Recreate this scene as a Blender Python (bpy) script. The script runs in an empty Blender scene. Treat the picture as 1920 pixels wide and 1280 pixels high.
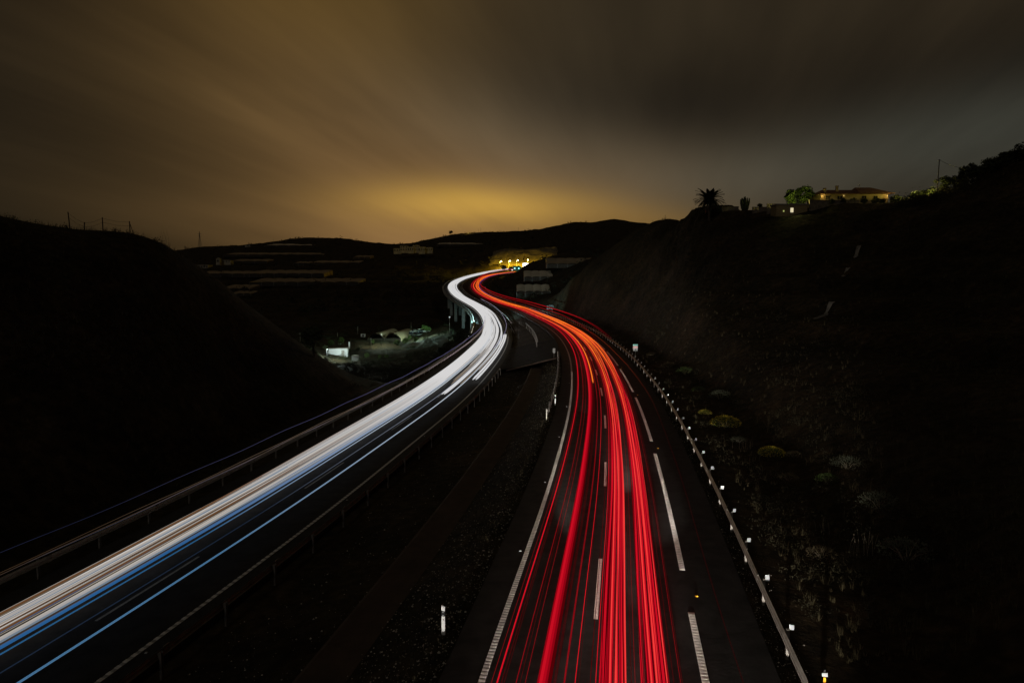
import bpy, math, random
import numpy as np
from mathutils import Vector, Matrix

random.seed(11)
rng = np.random.default_rng(5)
scene = bpy.context.scene
COL = scene.collection
R_ = math.radians

# ------------------------------------------------------------------ camera
CAM_Z = 12.6                       # the photographer stands on an overpass, 12.6 m above the carriageway
FPX = 1280.0                       # 24 mm lens, in pixels of the 1920 px wide photograph
PITCH = math.atan((640 - 527) / FPX)
cam_data = bpy.data.cameras.new('camera')
cam = bpy.data.objects.new('camera', cam_data)
COL.objects.link(cam)
cam_data.lens = 24.0
cam_data.sensor_width = 36.0
cam_data.clip_start = 0.5
cam_data.clip_end = 20000.0
cam.location = (0, 0, CAM_Z)
cam.rotation_euler = (math.pi / 2 - PITCH, 0, 0)
scene.camera = cam

# ------------------------------------------------------------------ render and exposure
scene.render.engine = 'CYCLES'
scene.cycles.use_denoising = True
scene.cycles.max_bounces = 5
scene.cycles.diffuse_bounces = 2
scene.cycles.glossy_bounces = 2
scene.cycles.sample_clamp_indirect = 4.0
scene.view_settings.view_transform = 'Standard'
scene.view_settings.look = 'None'
scene.view_settings.exposure = 0.0
scene.view_settings.gamma = 1.0
scene.view_settings.use_curve_mapping = False

# ------------------------------------------------------------------ night sky: overcast lit from below by the towns beyond the ridge
MOON_EL, MOON_AZ = 38.0, 205.0     # dim moonlight through the cloud, from behind the camera
world = bpy.data.worlds.new('World')
scene.world = world
world.use_nodes = True
wt = world.node_tree
wt.nodes.clear()


def wn(kind, **kw):
    n = wt.nodes.new(kind)
    for k, v in kw.items():
        setattr(n, k, v)
    return n


def wl(a, b):
    wt.links.new(a, b)


def wmath(op, a, b=None, c=None):
    n = wn('ShaderNodeMath', operation=op)
    for i, v in enumerate((a, b, c)):
        if v is None:
            continue
        if isinstance(v, (int, float)):
            n.inputs[i].default_value = v
        else:
            wl(v, n.inputs[i])
    return n.outputs[0]


def build_sky():
    out = wn('ShaderNodeOutputWorld')
    tc = wn('ShaderNodeTexCoord')
    sep = wn('ShaderNodeSeparateXYZ')
    wl(tc.outputs['Generated'], sep.inputs[0])
    X, Y, Z = sep.outputs
    az = wmath('MULTIPLY', wmath('ARCTAN2', X, Y), 57.29578)
    el = wmath('MULTIPLY', wmath('ARCSINE', Z), 57.29578)
    # the cloud deck as a plane overhead, smeared along the wind
    den = wmath('ADD', wmath('MAXIMUM', Z, 0.0), 0.10)
    px = wmath('DIVIDE', X, den)
    py = wmath('DIVIDE', Y, den)
    wind = R_(12.5)
    along = wmath('ADD', wmath('MULTIPLY', py, math.cos(wind)), wmath('MULTIPLY', px, math.sin(wind)))
    across = wmath('SUBTRACT', wmath('MULTIPLY', px, math.cos(wind)), wmath('MULTIPLY', py, math.sin(wind)))

    def noise(sa, sc, oz, detail=3.0, rough=0.5):
        cmb = wn('ShaderNodeCombineXYZ')
        wl(wmath('MULTIPLY', along, sa), cmb.inputs[0])
        wl(wmath('MULTIPLY', across, sc), cmb.inputs[1])
        cmb.inputs[2].default_value = oz
        n = wn('ShaderNodeTexNoise')
        n.inputs['Scale'].default_value = 1.0
        n.inputs['Detail'].default_value = detail
        n.inputs['Roughness'].default_value = rough
        wl(cmb.outputs[0], n.inputs['Vector'])
        return n.outputs['Fac']

    fine = noise(0.30, 1.75, 5.3, 4.0, 0.55)
    broad = noise(0.16, 0.40, 7.7, 2.0)
    # wobble the glow a little so that its edge is cloud, not a circle
    azw = wmath('ADD', az, wmath('MULTIPLY', wmath('SUBTRACT', broad, 0.5), 14.0))
    elw = wmath('ADD', el, wmath('MULTIPLY', wmath('SUBTRACT', fine, 0.5), 1.6))

    def gauss(a0, e0, sa, se, tilt=0.0, a=None, e=None):
        a = a or azw
        e = e or elw
        da = wmath('SUBTRACT', a, a0)
        de = wmath('SUBTRACT', e, e0)
        if tilt:
            de = wmath('SUBTRACT', de, wmath('MULTIPLY', da, tilt))
        q = wmath('ADD', wmath('POWER', wmath('ABSOLUTE', wmath('DIVIDE', da, sa)), 2.0),
                  wmath('POWER', wmath('ABSOLUTE', wmath('DIVIDE', de, se)), 2.0))
        return wmath('EXPONENT', wmath('MULTIPLY', q, -0.5))

    glows = [  # az, el, spread az, spread el, tilt, radiance
        (-4.2, 6.3, 5.6, 1.1, -0.02, (0.300, 0.178, 0.012)),
        (-5.0, 4.6, 9.5, 3.4, 0.0, (0.175, 0.093, 0.031)),
        (-12.0, 9.0, 9.0, 5.0, -0.42, (0.076, 0.042, 0.0155)),
        (-19.0, 18.0, 9.5, 11.0, 0.10, (0.034, 0.0185, 0.0040)),
        (8.0, 25.0, 28.0, 12.0, 0.0, (0.0245, 0.0175, 0.0090)),
        (-17.0, 25.0, 8.0, 7.0, 0.0, (0.034, 0.0165, 0.000)),
        (10.0, 4.8, 6.0, 1.3, -0.12, (0.095, 0.050, 0.006)),
        (6.0, 10.0, 12.0, 3.2, -0.18, (0.062, 0.048, 0.030)),
        (32.0, 9.8, 11.0, 2.2, 0.10, (0.030, 0.034, 0.028)),
    ]
    acc = None

    def addcol(c, f, prev):
        m = wn('ShaderNodeVectorMath', operation='SCALE')
        m.inputs[0].default_value = c
        if isinstance(f, float):
            m.inputs['Scale'].default_value = f
        else:
            wl(f, m.inputs['Scale'])
        if prev is None:
            return m.outputs[0]
        a = wn('ShaderNodeVectorMath', operation='ADD')
        wl(prev, a.inputs[0])
        wl(m.outputs[0], a.inputs[1])
        return a.outputs[0]

    acc = addcol((0.0105, 0.0074, 0.0038), 1.0, acc)
    for a0, e0, sa, se, tilt, c in glows:
        acc = addcol(c, gauss(a0, e0, sa, se, tilt), acc)
    # thick cloud that hides part of the glow
    dark = wmath('MULTIPLY', gauss(11.0, 13.4, 9.0, 2.4, -0.12), 0.50)
    dark2 = wmath('MULTIPLY', gauss(28.0, 14.5, 12.0, 2.6, 0.05), 0.30)
    keep = wmath('MULTIPLY', wmath('SUBTRACT', 1.0, dark), wmath('SUBTRACT', 1.0, dark2))
    amp = wmath('MULTIPLY', wmath('MINIMUM', wmath('MAXIMUM', wmath('DIVIDE', wmath('SUBTRACT', el, 4.0), 9.0), 0.12), 1.0), 1.7)
    streak = wmath('ADD', wmath('MULTIPLY', wmath('SUBTRACT', fine, 0.5), amp), 1.0)
    keep = wmath('MULTIPLY', keep, streak)
    keep = wmath('MULTIPLY', keep, wmath('ADD', wmath('MULTIPLY', broad, 0.8), 0.60))
    fin = wn('ShaderNodeVectorMath', operation='SCALE')
    wl(acc, fin.inputs[0])
    wl(keep, fin.inputs['Scale'])
    bg = wn('ShaderNodeBackground')
    wl(fin.outputs[0], bg.inputs['Color'])
    bg.inputs['Strength'].default_value = 1.0
    # what is left of the clear night sky above the clouds
    sky = wn('ShaderNodeTexSky', sky_type='NISHITA')
    sky.sun_disc = False
    sky.sun_elevation = R_(MOON_EL)
    sky.sun_rotation = R_(MOON_AZ)
    bg2 = wn('ShaderNodeBackground')
    wl(sky.outputs[0], bg2.inputs['Color'])
    bg2.inputs['Strength'].default_value = 0.00035
    add = wn('ShaderNodeAddShader')
    wl(bg.outputs[0], add.inputs[0])
    wl(bg2.outputs[0], add.inputs[1])
    wl(add.outputs[0], out.inputs['Surface'])


build_sky()
sun_data = bpy.data.lights.new('moonlight', 'SUN')
sun_data.energy = 0.10
sun_data.angle = R_(12)
sun_data.color = (1.0, 0.93, 0.82)
sun = bpy.data.objects.new('moonlight', sun_data)
COL.objects.link(sun)
_a = R_(MOON_AZ)
_d = Vector((math.sin(_a) * math.cos(R_(MOON_EL)), math.cos(_a) * math.cos(R_(MOON_EL)), math.sin(R_(MOON_EL))))
sun.rotation_euler = _d.to_track_quat('Z', 'Y').to_euler()
sun.location = (0, -40, 60)

# ------------------------------------------------------------------ measuring helpers
CP, SP = math.cos(PITCH), math.sin(PITCH)


def ray(u, v):
    dx, dy = (u - 960) / FPX, -(v - 640) / FPX
    return Vector((dx, CP + dy * SP, -SP + dy * CP))


def at(u, v, Y):
    r = ray(u, v)
    t = Y / r.y
    return Vector((r.x * t, Y, CAM_Z + r.z * t))


def on(u, v, z):
    r = ray(u, v)
    t = (z - CAM_Z) / r.z
    return Vector((r.x * t, r.y * t, z))


# ------------------------------------------------------------------ materials
MATS = {}


def nodes_of(m):
    m.use_nodes = True
    nt = m.node_tree
    bsdf = nt.nodes.get('Principled BSDF')
    return nt, bsdf


def mat(name, col, rough=0.8, metal=0.0, var=0.25, scale=4.0, bump=0.0, col2=None, spec=0.3, coord='Object', trans=0.0):
    if name in MATS:
        return MATS[name]
    m = bpy.data.materials.new(name)
    nt, b = nodes_of(m)
    b.inputs['Roughness'].default_value = rough
    b.inputs['Metallic'].default_value = metal
    b.inputs['Specular IOR Level'].default_value = spec
    tc = nt.nodes.new('ShaderNodeTexCoord')
    n = nt.nodes.new('ShaderNodeTexNoise')
    n.inputs['Scale'].default_value = scale
    n.inputs['Detail'].default_value = 6.0
    n.inputs['Roughness'].default_value = 0.62
    nt.links.new(tc.outputs[coord], n.inputs['Vector'])
    ramp = nt.nodes.new('ShaderNodeValToRGB')
    c2 = col2 if col2 else tuple(min(1.0, c * (1 + var)) for c in col)
    c1 = tuple(c * (1 - var) for c in col)
    ramp.color_ramp.elements[0].position = 0.32
    ramp.color_ramp.elements[1].position = 0.70
    ramp.color_ramp.elements[0].color = (*c1, 1)
    ramp.color_ramp.elements[1].color = (*c2, 1)
    nt.links.new(n.outputs['Fac'], ramp.inputs['Fac'])
    nt.links.new(ramp.outputs['Color'], b.inputs['Base Color'])
    if bump:
        bp = nt.nodes.new('ShaderNodeBump')
        bp.inputs['Strength'].default_value = bump
        bp.inputs['Distance'].default_value = 0.05
        n2 = nt.nodes.new('ShaderNodeTexNoise')
        n2.inputs['Scale'].default_value = scale * 6
        n2.inputs['Detail'].default_value = 5.0
        nt.links.new(tc.outputs[coord], n2.inputs['Vector'])
        nt.links.new(n2.outputs['Fac'], bp.inputs['Height'])
        nt.links.new(bp.outputs['Normal'], b.inputs['Normal'])
    MATS[name] = m
    return m


def emit(name, col, strength):
    if name in MATS:
        return MATS[name]
    m = bpy.data.materials.new(name)
    nt, b = nodes_of(m)
    b.inputs['Base Color'].default_value = (0.02, 0.02, 0.02, 1)
    b.inputs['Emission Color'].default_value = (*col, 1)
    b.inputs['Emission Strength'].default_value = strength
    MATS[name] = m
    return m


def attr_emit(name):
    """glowing surface whose own colour is stored per vertex"""
    m = bpy.data.materials.new(name)
    m.use_nodes = True
    nt = m.node_tree
    nt.nodes.clear()
    o = nt.nodes.new('ShaderNodeOutputMaterial')
    e = nt.nodes.new('ShaderNodeEmission')
    a = nt.nodes.new('ShaderNodeVertexColor')
    a.layer_name = 'glow'
    nt.links.new(a.outputs['Color'], e.inputs['Color'])
    nt.links.new(e.outputs[0], o.inputs['Surface'])
    return m


# ------------------------------------------------------------------ mesh helpers
class MB:
    def __init__(self):
        self.v, self.f = [], []

    def box(self, c, s, rz=0.0, rx=0.0, ry=0.0, taper=1.0):
        n = len(self.v)
        M = Matrix.Rotation(rz, 3, 'Z') @ Matrix.Rotation(ry, 3, 'Y') @ Matrix.Rotation(rx, 3, 'X')
        for k, (x, y, z) in enumerate([(-1, -1, -1), (1, -1, -1), (1, 1, -1), (-1, 1, -1), (-1, -1, 1), (1, -1, 1), (1, 1, 1), (-1, 1, 1)]):
            t = taper if z > 0 else 1.0
            p = M @ Vector((x * s[0] / 2 * t, y * s[1] / 2 * t, z * s[2] / 2))
            self.v.append((p.x + c[0], p.y + c[1], p.z + c[2]))
        for q in ((0, 3, 2, 1), (4, 5, 6, 7), (0, 1, 5, 4), (1, 2, 6, 5), (2, 3, 7, 6), (3, 0, 4, 7)):
            self.f.append(tuple(n + i for i in q))
        return self

    def quad(self, a, b, c, d):
        n = len(self.v)
        self.v += [tuple(a), tuple(b), tuple(c), tuple(d)]
        self.f.append((n, n + 1, n + 2, n + 3))
        return self

    def tri(self, a, b, c):
        n = len(self.v)
        self.v += [tuple(a), tuple(b), tuple(c)]
        self.f.append((n, n + 1, n + 2))
        return self

    def tube(self, pts, radii, seg=6, cap=True):
        pts = [Vector(p) for p in pts]
        if isinstance(radii, (int, float)):
            radii = [radii] * len(pts)
        n0 = len(self.v)
        for i, p in enumerate(pts):
            t = (pts[min(i + 1, len(pts) - 1)] - pts[max(i - 1, 0)]).normalized()
            ref = Vector((0, 0, 1)) if abs(t.z) < 0.95 else Vector((1, 0, 0))
            a = t.cross(ref).normalized()
            b = a.cross(t)
            for k in range(seg):
                w = 2 * math.pi * k / seg
                q = p + (a * math.cos(w) + b * math.sin(w)) * radii[i]
                self.v.append(tuple(q))
        for i in range(len(pts) - 1):
            for k in range(seg):
                k2 = (k + 1) % seg
                self.f.append((n0 + i * seg + k, n0 + i * seg + k2, n0 + (i + 1) * seg + k2, n0 + (i + 1) * seg + k))
        if cap:
            self.f.append(tuple(n0 + k for k in range(seg - 1, -1, -1)))
            self.f.append(tuple(n0 + (len(pts) - 1) * seg + k for k in range(seg)))
        return self

    def strip(self, rows, closed=False):
        """rows: list of equal-length lists of points, skinned as a grid"""
        n0 = len(self.v)
        w = len(rows[0])
        for r in rows:
            self.v += [tuple(p) for p in r]
        for i in range(len(rows) - 1):
            for k in range(w if closed else w - 1):
                k2 = (k + 1) % w
                self.f.append((n0 + i * w + k, n0 + i * w + k2, n0 + (i + 1) * w + k2, n0 + (i + 1) * w + k))
        return self

    def mesh(self, name, material, smooth=False):
        me = bpy.data.meshes.new(name)
        me.from_pydata(self.v, [], self.f)
        if material:
            me.materials.append(material)
        if smooth:
            me.polygons.foreach_set('use_smooth', [True] * len(me.polygons))
        me.update()
        return me

    def build(self, name, material, parent=None, smooth=False, loc=None):
        o = bpy.data.objects.new(name, self.mesh(name, material, smooth))
        COL.objects.link(o)
        if parent is not None:
            o.parent = parent
        if loc is not None:
            o.location = loc
        return o


def put(name, me, parent=None, loc=(0, 0, 0), rot=(0, 0, 0), scale=(1, 1, 1)):
    o = bpy.data.objects.new(name, me)
    COL.objects.link(o)
    o.parent = parent
    o.location = loc
    o.rotation_euler = rot
    o.scale = scale if not isinstance(scale, (int, float)) else (scale,) * 3
    return o


def tag(o, label=None, cat=None, group=None, kind=None):
    if label:
        o['label'] = label
    if cat:
        o['category'] = cat
    if group:
        o['group'] = group
    if kind:
        o['kind'] = kind
    return o


def thing(name, label, cat, loc=(0, 0, 0), rz=0.0, group=None, scale=1.0):
    o = bpy.data.objects.new(name, None)
    COL.objects.link(o)
    o.empty_display_size = 0.3
    o.location = loc
    o.rotation_euler = (0, 0, rz)
    o.scale = (scale, scale, scale)
    return tag(o, label, cat, group)


def copy_thing(src, loc, rz=0.0, scale=1.0, label=None, group=None):
    r = src.copy()
    COL.objects.link(r)
    r.location = loc
    r.rotation_euler = (0, 0, rz)
    r.scale = (scale, scale, scale)
    if label:
        r['label'] = label
    if group:
        r['group'] = group
    for ch in list(src.children):
        c = ch.copy()
        COL.objects.link(c)
        c.parent = r
        for g in list(ch.children):
            d = g.copy()
            COL.objects.link(d)
            d.parent = c
    return r


def lamp(name, loc, energy, col, radius=0.3, parent=None, spot=None):
    ld = bpy.data.lights.new(name, 'SPOT' if spot else 'POINT')
    ld.energy = energy
    ld.color = col
    ld.shadow_soft_size = radius
    o = bpy.data.objects.new(name, ld)
    COL.objects.link(o)
    o.parent = parent
    o.location = loc
    if spot:
        direction, size, blend = spot
        ld.spot_size = size
        ld.spot_blend = blend
        o.rotation_euler = Vector(direction).to_track_quat('-Z', 'Y').to_euler()
    return o


# ------------------------------------------------------------------ the two carriageways, measured
R_EDGE = [(904.7, 1275), (942, 1160), (986, 1040), (997.5, 1007), (1020, 943.8), (1042.5, 865), (1055.6, 820), (1061, 801),
          (1068.75, 758.75), (1071.9, 727.5), (1071.6, 694.7), (1066.4, 663.4), (1057.5, 645), (1047.5, 631), (1030, 616), (1010, 603.75), (985, 591)]
R_FAR = [(960, 580.6, 300), (929.4, 569.7, 345), (906, 560.7, 390), (894.2, 554.8, 415), (886.4, 547.8, 440), (881.3, 540, 465),
         (882.5, 535.3, 485), (886.4, 529, 510), (898, 520.5, 545), (920, 515, 590), (958, 512, 650), (985, 509, 690)]
L_EDGE = [(180, 1280), (296, 1197.5), (416, 1105.6), (532.5, 1021), (637.5, 940.6), (761, 840), (825, 789), (881, 739), (905, 713),
          (925, 689), (941.9, 663.7), (951, 643), (952.7, 631), (950.3, 619.7), (945.6, 610)]
L_FAR = [(913.7, 578, 312), (874.7, 554.8, 385), (863.7, 547, 430), (859.5, 540, 465), (863.7, 531, 505), (880, 522, 550), (905, 515, 600), (940, 508.5, 680), (958, 506, 715)]
Z_L = -2.1
Y0, Y1 = -60, 760
STEP = 2.0
YG = np.arange(Y0, Y1 + 1, STEP)


def whittaker(y, v, w, lam, order):
    n = len(YG)
    A = np.zeros((n, n))
    b = np.zeros(n)
    for yi, vi, wi in zip(y, v, w):
        t = (yi - Y0) / STEP
        i = int(min(max(math.floor(t), 0), n - 2))
        f = t - i
        r = np.array([1 - f, f])
        A[i:i + 2, i:i + 2] += wi * np.outer(r, r)
        b[i:i + 2] += wi * r * vi
    D = np.diff(np.eye(n), order, axis=0)
    A += lam / STEP ** (2 * order - 1) * D.T @ D
    return np.linalg.solve(A, b)


class Curve:
    def __init__(self, near, far, z0):
        pts = [on(u, v, z0) for u, v in near] + [at(u, v, Y) for u, v, Y in far]
        ys = [p.y for p in pts]
        xs = [p.x for p in pts]
        w = [min(4.0, 6000.0 / (y * y)) * 4 for y in ys]
        self.x = whittaker(ys, xs, w, 3.0e4, 3)
        zy = list(np.arange(Y0, near_flat[z0], 10.0)) + [p.y for p in pts if p.y > near_flat[z0]]
        zz = [z0] * len(np.arange(Y0, near_flat[z0], 10.0)) + [p.z for p in pts if p.y > near_flat[z0]]
        self.z = whittaker(zy, zz, [0.4] * len(zy), 2.0e4, 2)
        self.th = np.arctan(np.gradient(self.x, YG))

    def X(self, y):
        return np.interp(y, YG, self.x)

    def Z(self, y):
        return np.interp(y, YG, self.z)

    def T(self, y):
        return np.interp(y, YG, self.th)

    def P(self, y, s, dz=0.0):
        """point s metres to the right of the line, dz above the carriageway"""
        t = float(self.T(y))
        return Vector((float(self.X(y)) + s * math.cos(t), y - s * math.sin(t), float(self.Z(y)) + dz))

    def lat(self, x, y):
        return (x - self.X(y)) * np.cos(self.T(y))


near_flat = {0.0: 250, Z_L: 225}
CR = Curve(R_EDGE, R_FAR, 0.0)     # inner edge line of the right carriageway
CL = Curve(L_EDGE, L_FAR, Z_L)     # inner edge line of the left carriageway (traffic comes towards us)


def ysteps(a, b, k=0.018, lo=0.6, hi=8.0):
    out = [a]
    while out[-1] < b:
        out.append(out[-1] + min(hi, max(lo, abs(out[-1]) * k)))
    out[-1] = b
    return out


R_OUT, L_OUT = 9.9, -10.5          # the outer guardrails
BR0, BR1 = 205.0, 470.0            # the viaduct of the left carriageway

# ------------------------------------------------------------------ terrain
CTRL = [  # (u, v, distance) read off the photograph: crest lines, slopes and the valley
    # left hill, cut by the road
    (0, 426, 58), (150, 455, 62), (200, 462, 64), (250, 467, 66), (330, 489, 72), (430, 552, 80), (500, 600, 88), (570, 651, 96), (640, 694, 104),
    (-300, 350, 52), (-150, 375, 54), (0, 560, 50), (200, 600, 56), (350, 640, 64), (450, 690, 72), (0, 800, 42), (-300, 700, 38), (-400, 500, 45),
    (0, 520, 110), (150, 520, 115), (330, 530, 120), (-300, 470, 110),
    (430, 640, 130), (500, 665, 135), (570, 690, 135), (640, 705, 130),
    # valley floor with the yard
    (540, 650, 215), (600, 655, 225), (660, 655, 235), (720, 650, 240), (780, 645, 250), (700, 712, 165), (760, 712, 160),
    (560, 620, 300), (640, 618, 310), (720, 616, 315), (800, 612, 320), (840, 615, 290), (850, 640, 230), (835, 690, 165),
    (460, 625, 300), (380, 615, 300), (200, 600, 300),
    # far hillside with terraces
    (560, 580, 390), (680, 578, 400), (780, 572, 410), (430, 560, 440), (560, 545, 480), (700, 540, 500), (800, 535, 520),
    (400, 520, 600), (560, 518, 620), (700, 515, 640), (800, 512, 660), (380, 497, 800), (560, 495, 820), (700, 490, 840),
    (330, 471, 1150), (375, 462, 1150), (420, 467, 1150), (460, 464, 1150), (535, 456, 1200), (558, 448, 1230), (600, 447, 1240), (650, 449, 1240), (700, 457, 1240),
    (770, 457, 1240), (810, 448, 1200), (850, 442, 1200), (900, 436, 1250), (980, 434, 1300), (1040, 425, 1350), (1070, 417, 1350),
    (1110, 417, 1380), (1148, 411, 1400), (1175, 415, 1400), (1225, 421, 1400), (1300, 430, 1400), (1500, 440, 1400), (1900, 440, 1400),
    (100, 465, 1150), (-300, 455, 1150),
    (760, 475, 960), (860, 470, 950), (940, 462, 930), (1040, 455, 950), (1130, 450, 950),
    (330, 490, 2600), (700, 480, 2600), (1000, 470, 2600), (1200, 470, 2600), (1600, 470, 2600), (0, 490, 2600),
    # the cut behind the lamps
    (850, 505, 760), (900, 500, 760), (925, 501, 752), (960, 497, 765), (1000, 492, 770), (1030, 486, 770),
    (925, 486, 785), (960, 478, 800), (1000, 473, 810), (1040, 466, 820), (1080, 470, 820),
    # spur with greenhouses on the right of the bend
    (962, 512, 572), (1000, 491, 535), (1030, 484, 520), (1060, 480, 510), (1110, 476, 500), (1160, 470, 490), (1230, 462, 480), (1350, 455, 460),
    (975, 530, 490), (1030, 524, 450), (1075, 520, 430), (985, 550, 420), (1030, 552, 390),
    (1030, 500, 640), (1100, 490, 650), (1200, 480, 640), (1000, 507, 640),
    # right hill
    (1222, 422, 245), (1255, 412, 210), (1285, 404, 180), (1320, 398, 165), (1400, 394, 158), (1480, 396, 152), (1530, 388, 152), (1600, 382, 152), (1660, 374, 150),
    (1700, 372, 147), (1750, 362, 142), (1850, 330, 132), (1930, 293, 126), (2100, 245, 115), (2400, 160, 100),
    (1135, 478, 262), (1085, 515, 275), (1045, 548, 290),
    (1180, 540, 190), (1250, 520, 160), (1320, 500, 135), (1420, 490, 120), (1550, 480, 112), (1700, 460, 106), (1900, 420, 98), (2200, 380, 85),
    (1230, 610, 118), (1320, 620, 96), (1420, 610, 88), (1550, 590, 82), (1700, 570, 78), (1900, 540, 72), (2200, 510, 60),
    (1350, 690, 78), (1450, 700, 68), (1600, 690, 60), (1800, 680, 54), (2100, 660, 46),
    (1450, 810, 52), (1600, 810, 46), (1800, 800, 41), (2100, 800, 34), (1600, 980, 32), (1800, 960, 30), (2100, 960, 25), (1700, 1200, 22), (2000, 1150, 20),
    # just behind the crests
    (330, 480, 1700), (460, 474, 1700), (560, 462, 1700), (650, 462, 1700), (770, 468, 1700), (850, 455, 1700), (980, 448, 1750), (1070, 432, 1750), (1150, 428, 1750), (1225, 436, 1750),
    (-300, 368, 66), (-150, 392, 68), (0, 424, 70), (150, 450, 74), (250, 462, 79), (330, 492, 86), (430, 562, 94), (500, 611, 102),
    (-300, 420, 85), (0, 470, 88), (200, 490, 95), (330, 515, 102),
    (1255, 424, 240), (1285, 418, 206), (1320, 414, 192), (1400, 410, 184), (1480, 412, 178), (1530, 405, 178), (1600, 400, 176), (1660, 394, 173),
    (1750, 376, 163), (1850, 342, 153), (1930, 306, 146), (2100, 262, 135), (1340, 440, 220), (1480, 435, 215), (1660, 425, 205), (1850, 385, 190),
    (1300, 470, 260), (1450, 455, 260), (1600, 445, 250), (1900, 420, 240), (1400, 460, 340),
]


def tps_fit(pts, vals, reg=1e-4):
    n = len(pts)
    d = np.linalg.norm(pts[:, None] - pts[None], axis=2)
    K = np.where(d > 0, d * d * np.log(d + 1e-12), 0) + reg * np.eye(n)
    P = np.hstack([np.ones((n, 1)), pts])
    A = np.block([[K, P], [P.T, np.zeros((3, 3))]])
    return np.linalg.solve(A, np.concatenate([vals, np.zeros(3)]))


def _ctrl():
    rows = []
    for u, v, Y in CTRL:
        p = at(u, v, Y)
        rows.append((p.x, p.y, p.z))
    # both sides of the place out of view: the same hills go on
    for deg, r, z in [(-60, 40, 10), (-60, 120, 24), (-60, 400, 40), (-60, 1200, 90), (-60, 3000, 80), (60, 40, 8), (60, 120, 38), (60, 400, 70), (60, 1200, 110), (60, 3000, 80),
                      (-95, 40, 8), (-95, 150, 26), (-95, 800, 70), (95, 40, 8), (95, 150, 35), (95, 800, 80), (-140, 40, 5), (-140, 200, 20), (140, 40, 6), (140, 200, 30), (179, 300, 10), (-179, 300, 10), (-150, 1500, 60), (150, 1500, 60),
                      (-30, 12, -1), (30, 12, 1), (0, 9, -0.5), (120, 10, 0), (-120, 10, -2), (-40, 24, -1.5), (45, 22, 1)]:
        a = R_(deg)
        rows.append((r * math.sin(a), r * math.cos(a), z))
    return np.array(rows)


_c = _ctrl()
_rad = np.hypot(_c[:, 0], _c[:, 1])
_pp = np.stack([np.arctan2(_c[:, 0], _c[:, 1]) * 2.2, np.log(_rad)], axis=1)
_ee = (_c[:, 2] - CAM_Z) / _rad
_tw = tps_fit(_pp, _ee)


def _tps(x, y):
    r = np.hypot(x, y) + 1e-6
    q = np.stack([np.arctan2(x, y) * 2.2, np.log(r)], axis=-1)
    n = len(_pp)
    e = np.zeros(r.shape)
    flat = q.reshape(-1, 2)
    out = np.zeros(len(flat))
    for i in range(0, len(flat), 20000):
        b = flat[i:i + 20000]
        d = np.sqrt(((b[:, None, :] - _pp[None]) ** 2).sum(-1)) + 1e-12
        out[i:i + 20000] = (d * d * np.log(d)) @ _tw[:n] + _tw[n] + b @ _tw[n + 1:]
    e = out.reshape(r.shape)
    return CAM_Z + e * r


_lat = rng.random((256, 256))


def vnoise(x, y):
    xi, yi = np.floor(x).astype(int), np.floor(y).astype(int)
    fx, fy = x - xi, y - yi
    fx, fy = fx * fx * (3 - 2 * fx), fy * fy * (3 - 2 * fy)
    g = lambda a, b: _lat[a & 255, b & 255]
    return (g(xi, yi) * (1 - fx) + g(xi + 1, yi) * fx) * (1 - fy) + (g(xi, yi + 1) * (1 - fx) + g(xi + 1, yi + 1) * fx) * fy - 0.5


def fbm(x, y, oct=4):
    t, a = 0, 1.0
    for k in range(oct):
        t = t + a * vnoise(x * 2 ** k + 17.3 * k, y * 2 ** k + 9.1 * k)
        a *= 0.5
    return t


def smooth(a, b, x):
    t = np.clip((x - a) / (b - a), 0, 1)
    return t * t * (3 - 2 * t)


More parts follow.
